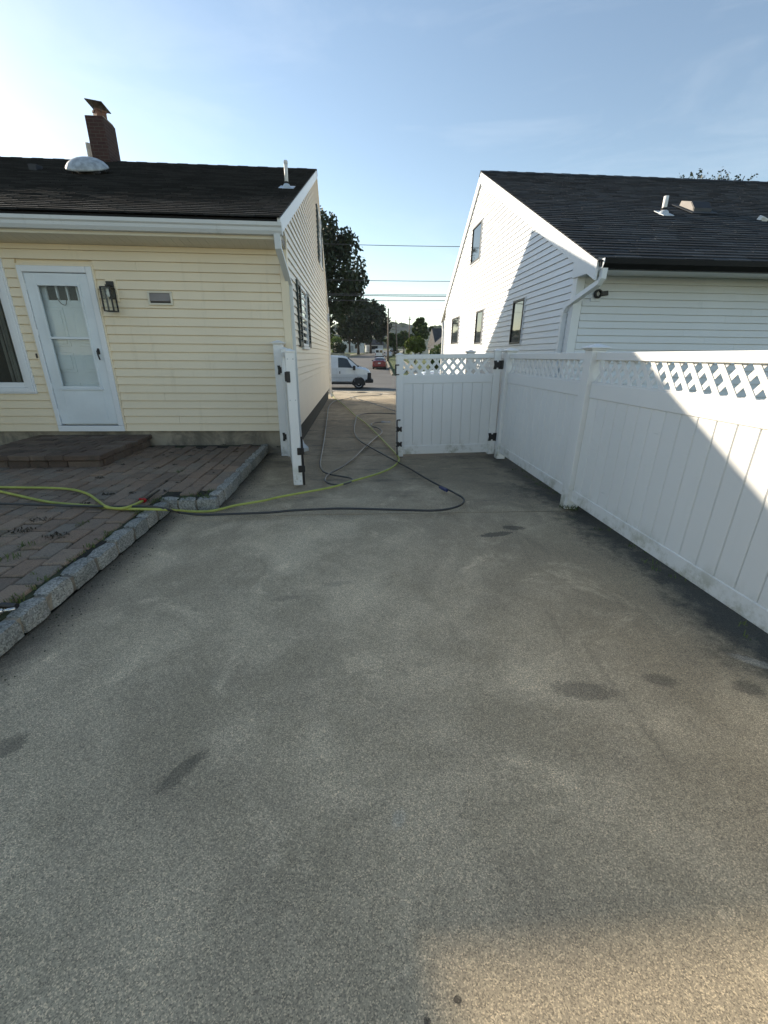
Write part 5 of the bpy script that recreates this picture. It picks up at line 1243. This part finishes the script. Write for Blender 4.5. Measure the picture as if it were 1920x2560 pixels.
def cargo_van(name, label, loc, rotz, zrot=0, rear=False):
    t_ = thing(name, label, 'van', loc, rotz)
    #    x      zb    zm    zl    zt    wl    wb    wt
    st = [(-2.75, 0.48, 0.95, 1.25, 2.00, 0.88, 0.93, 0.80),
          (-2.70, 0.42, 0.95, 1.33, 2.13, 0.93, 0.99, 0.86),
          (-0.20, 0.40, 0.95, 1.33, 2.15, 0.95, 1.01, 0.88),
          (0.95, 0.40, 0.95, 1.34, 2.13, 0.95, 1.01, 0.87),
          (1.17, 0.40, 0.95, 1.34, 2.08, 0.95, 1.01, 0.85),
          (1.55, 0.40, 0.95, 1.34, 1.80, 0.95, 1.00, 0.84),
          (1.93, 0.40, 0.95, 1.33, 1.47, 0.94, 0.99, 0.85),
          (2.48, 0.42, 0.92, 1.24, 1.36, 0.92, 0.97, 0.82),
          (2.70, 0.48, 0.88, 1.14, 1.24, 0.88, 0.93, 0.78),
          (2.77, 0.52, 0.82, 1.00, 1.10, 0.84, 0.89, 0.74)]
    b = Body(st); part('body', b.geo(), 'carwhite', t_, True)
    for s, f_ in ((-1, lambda v: v), (1, lambda v: 13-v)):
        part('side_window', b.patch([(2.72, f_(3.05)), (5.15, f_(3.05)), (4.25, f_(3.90)), (2.72, f_(3.90))], 0.012), 'carglass', t_, True)
        part('door_line', join(*[box(x-0.006, x+0.006, s*1.012-0.004, s*1.012+0.004, 0.48, 1.30) for x in (0.52, 1.72)], box(-2.5, 2.1, s*1.012-0.006, s*1.012+0.006, 0.74, 0.765)), 'plastic' if False else 'carsilver', t_, True)
        part('door_handle', box(0.70, 0.76, s*1.0-0.03, s*1.0+0.03, 0.98, 1.14, 0.01), 'plastic', t_, True)
        m = part('side_mirror', box(1.60, 1.78, s*1.03, s*1.25, 1.22, 1.50, 0.03) if s > 0 else box(1.60, 1.78, -1.25, -1.03, 1.22, 1.50, 0.03), 'plastic', t_, True)
        for x in (-1.62, 1.99): wheel(t_, x, s*0.86, 0.372, 0.24, s)
        for x in (-1.62, 1.99): arch(t_, x, s*1.004, 0.45, s)
        part('headlight', box(2.62, 2.82, s*0.62-0.15, s*0.62+0.15, 0.80, 1.08, 0.03), 'lampclear', t_, True)
        part('turn_light', box(2.52, 2.74, s*0.90-0.04, s*0.90+0.065, 0.93, 1.02, 0.015), 'amber', t_, True)
        part('tail_light', box(-2.79, -2.70, s*0.84-0.07, s*0.84+0.07, 0.75, 1.25, 0.01), 'lampred', t_, True)
        if True: part('rear_window', box(-2.772, -2.74, min(s*0.08, s*0.72), max(s*0.08, s*0.72), 1.32, 1.82, 0.005), 'carglass', t_, True)
    part('windscreen', b.patch([(4.25, 4.3), (5.95, 4.3), (5.95, 8.7), (4.25, 8.7)], 0.01, 6, 6), 'carglass', t_, True)
    part('wiper_cowl', box(1.72, 2.02, -0.80, 0.80, 1.43, 1.495, 0.02), 'plastic', t_, True)
    part('grille', box(2.70, 2.82, -0.46, 0.46, 0.74, 1.10, 0.02), 'plastic', t_, True)
    part('grille_edge', join(box(2.56, 2.83, -0.955, -0.78, 0.62, 1.06, 0.03), box(2.56, 2.83, 0.78, 0.955, 0.62, 1.06, 0.03)), 'plastic', t_, True)
    part('bumper', box(2.42, 2.98, -0.96, 0.96, 0.40, 0.64, 0.05), 'plastic', t_, True)
    part('bumper', box(-2.92, -2.70, -0.94, 0.94, 0.42, 0.60, 0.03), 'plastic', t_, True)
    part('sill', join(box(-2.6, 2.4, -0.93, 0.93, 0.30, 0.42)), 'plastic', t_, True)
    part('number_plate', box(-2.79, -2.765, -0.16, 0.16, 0.82, 0.98), 'plate', t_, True)
    if not rear:
        part('ladder_rack', join(box(-0.25, -0.19, -0.8, 0.8, 2.20, 2.24), box(-0.25, -0.19, -0.84, -0.78, 2.08, 2.42), box(-0.25, -0.19, 0.78, 0.84, 2.08, 2.42), box(-2.25, -2.19, -0.8, 0.8, 2.20, 2.24), box(-2.25, -2.19, -0.84, -0.78, 2.08, 2.30), box(-2.25, -2.19, 0.78, 0.84, 2.08, 2.30)), 'carwhite', t_, True)
    return t_
cargo_van('cargo_van', 'white cargo van with black bumper crossing the end of the driveway', (0.247-1.99, 30.45, -0.74), 0.0)
cargo_van('cargo_van', 'distant white van parked tail-on beyond the red car', (5.5, 99.5, terr(99.5)), R(90-3.5), rear=True)
def sedan(name, label, loc, rotz, paintm, h=1.45, suv=False, cat='car', group=None):
    t_ = thing(name, label, cat, loc, rotz, group)
    k = h/1.45
    st = [(-2.30, 0.42, 0.62, 0.88, 0.96, 0.74, 0.78, 0.66), (-2.22, 0.30, 0.62, 0.96, 1.04, 0.84, 0.87, 0.74), (-1.80, 0.24, 0.62, 0.98, 1.08, 0.88, 0.905, 0.76),
          (-1.05, 0.22, 0.62, 0.97, 1.39, 0.89, 0.91, 0.60), (-0.40, 0.22, 0.62, 0.96, 1.45, 0.89, 0.91, 0.61), (0.25, 0.22, 0.62, 0.95, 1.42, 0.89, 0.91, 0.60),
          (1.15, 0.22, 0.62, 0.92, 1.02, 0.89, 0.905, 0.74), (1.95, 0.24, 0.58, 0.82, 0.90, 0.86, 0.88, 0.70), (2.28, 0.30, 0.52, 0.68, 0.76, 0.76, 0.78, 0.60)]
    if suv:
        st = [(-2.30, 0.50, 0.72, 1.02, 1.62, 0.80, 0.84, 0.62), (-2.22, 0.38, 0.72, 1.05, 1.68, 0.88, 0.92, 0.68), (-1.80, 0.32, 0.72, 1.06, 1.72, 0.90, 0.94, 0.70),
              (-1.05, 0.30, 0.72, 1.06, 1.75, 0.91, 0.945, 0.71), (-0.40, 0.30, 0.72, 1.05, 1.76, 0.91, 0.945, 0.71), (0.35, 0.30, 0.72, 1.04, 1.71, 0.91, 0.945, 0.69),
              (1.10, 0.30, 0.72, 1.03, 1.15, 0.91, 0.94, 0.78), (1.95, 0.34, 0.68, 0.96, 1.05, 0.88, 0.90, 0.74), (2.28, 0.40, 0.62, 0.80, 0.90, 0.78, 0.80, 0.62)]
    b = Body(st); part('body', b.geo(), paintm, t_, True)
    for s, f_ in ((-1, lambda v: v), (1, lambda v: 13-v)):
        part('side_window', b.patch([(2.35 if not suv else 1.3, f_(3.15)), (5.75, f_(3.12)), (5.05, f_(3.9)), (3.0 if not suv else 1.4, f_(3.9))], 0.008), 'carglass', t_, True)
        part('door_line', join(*[box(x-0.005, x+0.005, s*0.912-0.004, s*0.912+0.004, 0.35, 0.92) for x in (-1.15, -0.1, 0.95)]), 'plastic', t_, True)
        part('side_mirror', box(0.75, 0.92, min(s*0.93, s*1.12), max(s*0.93, s*1.12), 0.95*k, 1.10*k, 0.02), 'plastic', t_, True)
        r = 0.33 if not suv else 0.37
        for x in (-1.38, 1.42): wheel(t_, x, s*0.79, r, 0.2, s); arch(t_, x, s*0.912, r*1.22, s)
        zz = 0.80 if not suv else 1.05
        part('tail_light', box(-2.30, -2.16, min(s*0.5, s*0.86), max(s*0.5, s*0.86), zz, zz+0.14, 0.02), 'lampred', t_, True)
        part('headlight', box(2.05, 2.27, min(s*0.5, s*0.8), max(s*0.5, s*0.8), 0.6*k, 0.72*k, 0.02), 'lampclear', t_, True)
    part('windscreen', b.patch([(5.1, 4.3), (5.95, 4.3), (5.95, 8.7), (5.1, 8.7)], 0.008, 4, 6), 'carglass', t_, True)
    if not suv: part('rear_window', b.patch([(2.12, 4.4), (2.95, 4.4), (2.95, 8.6), (2.12, 8.6)], 0.008, 4, 6), 'carglass', t_, True)
    else: part('rear_window', box(-2.31, -2.27, -0.6, 0.6, 1.12, 1.52, 0.01), 'carglass', t_, True)
    part('number_plate', box(-2.315, -2.29, -0.16, 0.16, 0.68 if not suv else 0.8, 0.82 if not suv else 0.94), 'plate', t_, True)
    part('bumper', join(box(-2.36, -2.2, -0.74, 0.74, 0.34, 0.56, 0.03), box(2.15, 2.33, -0.7, 0.7, 0.30, 0.50, 0.03)), paintm, t_, True)
    part('sill', box(-2.1, 2.1, -0.84, 0.84, 0.19, 0.3), 'plastic', t_, True)
    return t_
sedan('parked_car', 'dark red sedan parked tail-on along the far street', (3.35, 59.3, terr(58)), R(90-5), 'carred')
sedan('parked_car', 'silver car far along the street behind the distant van', (8.9, 116, terr(116)), R(90-5), 'carsilver')
sedan('parked_car', 'tiny dark car at the far end of the street', (16.6, 198, terr(198)), R(84), 'cardark')
sedan('parked_car', 'dark car beside the second wooden pole', (14.0, 150, terr(150)), R(84), 'cardark', suv=True)
sedan('parked_suv', 'white SUV whose roof shows above the closed gate leaf', (5.35, 22.0, terr(22)), R(180), 'carwhite', suv=True)
sedan('parked_car', 'red car glimpsed through the gate lattice by the street', (7.2, 33.0, -0.73), R(180), 'carred')

# ================================================================== FAR HOUSES, WALL, POLES, WIRES
def far_house(name, label, x0, x1, y0, y1, z0, h, rise, wall, roofm, wins, axis='x', door=None):
    t_ = thing(name, label, 'house', ((x0+x1)/2, (y0+y1)/2, z0))
    part('wall', box(x0, x1, y0, y1, z0-0.6, z0+h), wall, t_)
    o = 0.35
    if axis == 'x':
        ym = (y0+y1)/2
        part('roof', prism([(y0-o, z0+h-0.1), (ym, z0+h+rise), (y1+o, z0+h-0.1), (y1+o, z0+h-0.25), (y0-o, z0+h-0.25)], x0-o, x1+o), roofm, t_)
    else:
        xm = (x0+x1)/2
        part('roof', prism([(x0-o, z0+h-0.1), (xm, z0+h+rise), (x1+o, z0+h-0.1), (x1+o, z0+h-0.25), (x0-o, z0+h-0.25)], y0-o, y1+o, 'y'), roofm, t_)
        part('gable', prism([(x0+0.02, z0+h-0.26), (x1-0.02, z0+h-0.26), (xm, z0+h+rise-0.3)], y0-0.36, y0+0.5, 'y'), wall, t_)
    for (a, b, c, d) in wins:
        yo = y0-(0.38 if (axis != 'x' and c > h-0.3) else 0.0)
        w = part('window', join(box(x0+a-0.08, x0+a, yo-0.06, yo+0.02, z0+c-0.08, z0+d+0.08), box(x0+b, x0+b+0.08, yo-0.06, yo+0.02, z0+c-0.08, z0+d+0.08), box(x0+a, x0+b, yo-0.06, yo+0.02, z0+d, z0+d+0.08), box(x0+a, x0+b, yo-0.06, yo+0.02, z0+c-0.08, z0+c)), 'hwall', t_)
        part('pane', box(x0+a, x0+b, yo-0.03, yo-0.01, z0+c, z0+d), 'glass', w)
    if door: part('door', box(x0+door, x0+door+1.0, y0-0.05, y0, z0, z0+2.1), 'hgrey', t_)
    return t_
far_house('far_house', 'white two-storey house partly hidden behind the dark street trees', -5.5, 4.0, 186, 195, terr(190)+0.4, 6.6, 2.6, 'hwall', 'hroof2', [(1, 2.2, 1, 2.4), (5.6, 6.8, 1.0, 2.4), (1, 2.2, 4, 5.4), (5.6, 6.8, 4, 5.4)], door=4)
far_house('far_house', 'low white house with wide front window under the tree crowns', 5.0, 12.6, 198, 206, terr(200)+0.2, 3.0, 2.2, 'hwall', 'hroof', [(2.2, 5.2, 0.9, 2.4)], door=0.6)
far_house('far_house', 'pale house with dark dormered roof beyond the hedge bushes', 15.6, 24.0, 84, 93, terr(88), 2.9, 3.2, 'hwall2', 'hroof', [(1.2, 2.2, 1, 2.3), (3.8, 4.8, 1, 2.3)], axis='x')
dm = far_house('far_house', 'grey gabled house in front of the dark-roofed pale house', 13.2, 18.0, 72, 78, terr(75), 2.5, 2.2, 'hgrey', 'hroof', [(1.8, 2.9, 2.7, 3.7), (0.7, 1.5, 0.9, 2.0)], axis='y')
far_house('far_house', 'beige gabled house behind the pointed green tree', 22.0, 29, 150, 160, terr(155), 4.6, 3.0, 'hwall2', 'hroof2', [(1, 2, 1, 2.4), (3, 4, 1, 2.4)], axis='y')
far_house('far_house', 'pale house at far left behind the big maple', -15, -7.5, 128, 138, terr(130)+0.6, 4.6, 2.6, 'hwall', 'hroof', [(4.6, 5.6, 1, 2.4), (1.4, 2.4, 1, 2.4)])
lw = thing('low_wall', 'low pale concrete block wall beyond the white cargo van', 'wall', (-4.0, 109, terr(109)))
for k in range(5):
    x0 = -6.9+1.16*k
    part('wall_block', box(x0, x0+1.13, 109, 109.3, terr(109)-0.3, terr(109)+1.05-0.03*k, 0.02), 'walk', lw)
fl = thing('picket_fence', 'white board fence at far left of the low wall', 'fence', (-7.9, 112, terr(112)))
for k in range(9): part('picket', box(-9.2+0.22*k, -9.02+0.22*k, 112, 112.05, terr(112)-0.2, terr(112)+1.75), 'hwall', fl)
part('rail', box(-9.2, -7.2, 112.05, 112.1, terr(112)+1.2, terr(112)+1.3), 'hwall', fl)
bn = thing('garden_banner', 'narrow bright white banner under the rounded garden tree', 'banner', (9.2, 70, terr(70)))
part('pole', tube([(9.2, 70, terr(70)-0.1), (9.2, 70, terr(70)+1.9)], 0.03, 8), 'pvc', bn)
part('cloth', prism([(9.05, terr(70)+0.75), (9.33, terr(70)+0.7), (9.40, terr(70)+1.3), (9.36, terr(70)+1.8), (9.2, terr(70)+1.9), (9.07, terr(70)+1.75), (9.02, terr(70)+1.2)], 69.93, 69.95, 'y'), 'pvc', bn)

def upole(label, x, y, h, arm, r=0.15, lean=0.0, group=None):
    z = terr(y); o = thing('utility_pole', label, 'utility pole', (x, y, z), 0, group)
    part('pole_shaft', tube([(x, y, z-0.2), (x+lean*0.5, y, z+h*0.5), (x+lean, y, z+h)], [r*1.25, r, r*0.72], 10), 'pole', o, smooth=True)
    if arm:
        part('crossarm', box(x+lean-arm/2, x+lean+arm/2, y-0.24, y-0.14, z+h-0.9, z+h-0.78), 'pole', o)
        for s in (-0.45, 0.45, -0.2, 0.2): part('insulator', lathe([(0.05, z+h-0.78), (0.06, z+h-0.68), (0.03, z+h-0.60)], 8, x+lean+s*arm, y-0.19), 'galv', o)
    return o
upole('nearest wooden utility pole rising beside the distant white van', 6.35, 85, 9.2, 0, 0.17, 0.0)
upole('slender wooden utility pole second along the street', 12.3, 128, 9.6, 1.2, 0.17, -0.6)
upole('tall utility pole with dark shaft behind the rounded garden tree', 14.9, 122, 10.2, 0.7, 0.15)
upole('short weathered pole between the far street trees', 15.2, 165, 8.2, 0, 0.15)
upole('utility pole carrying the cross-street wires left of view', -17, 41.5, 11.2, 2.2, 0.17)
upole('utility pole carrying the cross-street wires behind the white house', 19.5, 41.5, 11.2, 2.2, 0.17)
def wire(label, a, b, sag, rad=0.012, mid=None):
    a = Vector(a); b = Vector(b); pts = []
    for k in range(25):
        t_ = k/24; p = a+(b-a)*t_; p.z -= sag*4*t_*(1-t_); pts.append(p)
    o = part('overhead_wire', tube(pts, rad, 6), 'wire', None, smooth=True)
    return tag(o, label, 'wire', 'overhead wires')
def cross_wire(label, pyl, pyr, rad=0.014, sag=0.25):
    zl, zr = AY(840, pyl, 41.3).z, AY(1130, pyr, 41.3).z
    xl, xr_ = AY(840, pyl, 41.3).x, AY(1130, pyr, 41.3).x
    s = (zr-zl)/(xr_-xl)
    za = zl+s*(-17-xl); zb = zl+s*(19.5-xl)
    wire(label, (-17, 41.3, za+sag*0.8), (19.5, 41.3, zb+sag*0.8), sag, rad*1.5)
cross_wire('topmost single overhead wire crossing the sky gap', 609, 616, 0.016)
cross_wire('second overhead wire from the top in the sky gap', 698.5, 703, 0.016)
cross_wire('third overhead wire, upper line of the close pair', 733, 737)
cross_wire('lower line of the close pair of overhead wires', 736.5, 740.5, 0.022)
cross_wire('lowest thick overhead wire crossing the sky gap', 749.5, 751.5, 0.02)
wire('faint wire from the nearest pole top toward the white house', (6.35, 85, terr(85)+9.0), (40, 80, terr(85)+9.9), 0.3, 0.016)
wire('faint wire from the nearest pole top running left', (6.35, 85, terr(85)+9.0), (-30, 88, terr(85)+9.4), 0.3, 0.016)
wire('sagging wire from the nearest pole to the second pole', (6.35, 85, terr(85)+6.6), (11.7, 128, terr(128)+8.2), 0.7, 0.02)
wire('wire from the second pole to the dark-shafted pole', (11.7, 128, terr(128)+6.8), (14.9, 122, terr(122)+7.4), 0.1, 0.02)
wire('wire from the dark-shafted pole top running right', (14.9, 122, terr(122)+9.9), (45, 110, terr(122)+8.4), 0.5, 0.018)
wire('lower wire from the dark-shafted pole running right', (14.9, 122, terr(122)+7.4), (45, 110, terr(122)+5.4), 0.5, 0.02)

# ================================================================== summer haze in the air
hz = NT('haze_air')
pvn = hz.node('ShaderNodeVolumePrincipled', {'Color': (0.86, 0.91, 1.0), 'Density': 0.00011, 'Anisotropy': 0.0})
hz.t.links.new(pvn.outputs[0], hz.out.inputs['Volume'])
ho = part('haze', box(-1000, 1000, -310, 1700, -3.0, 75.0), hz.m, None, kind='stuff'); ho['label'] = 'thin summer haze filling the air'
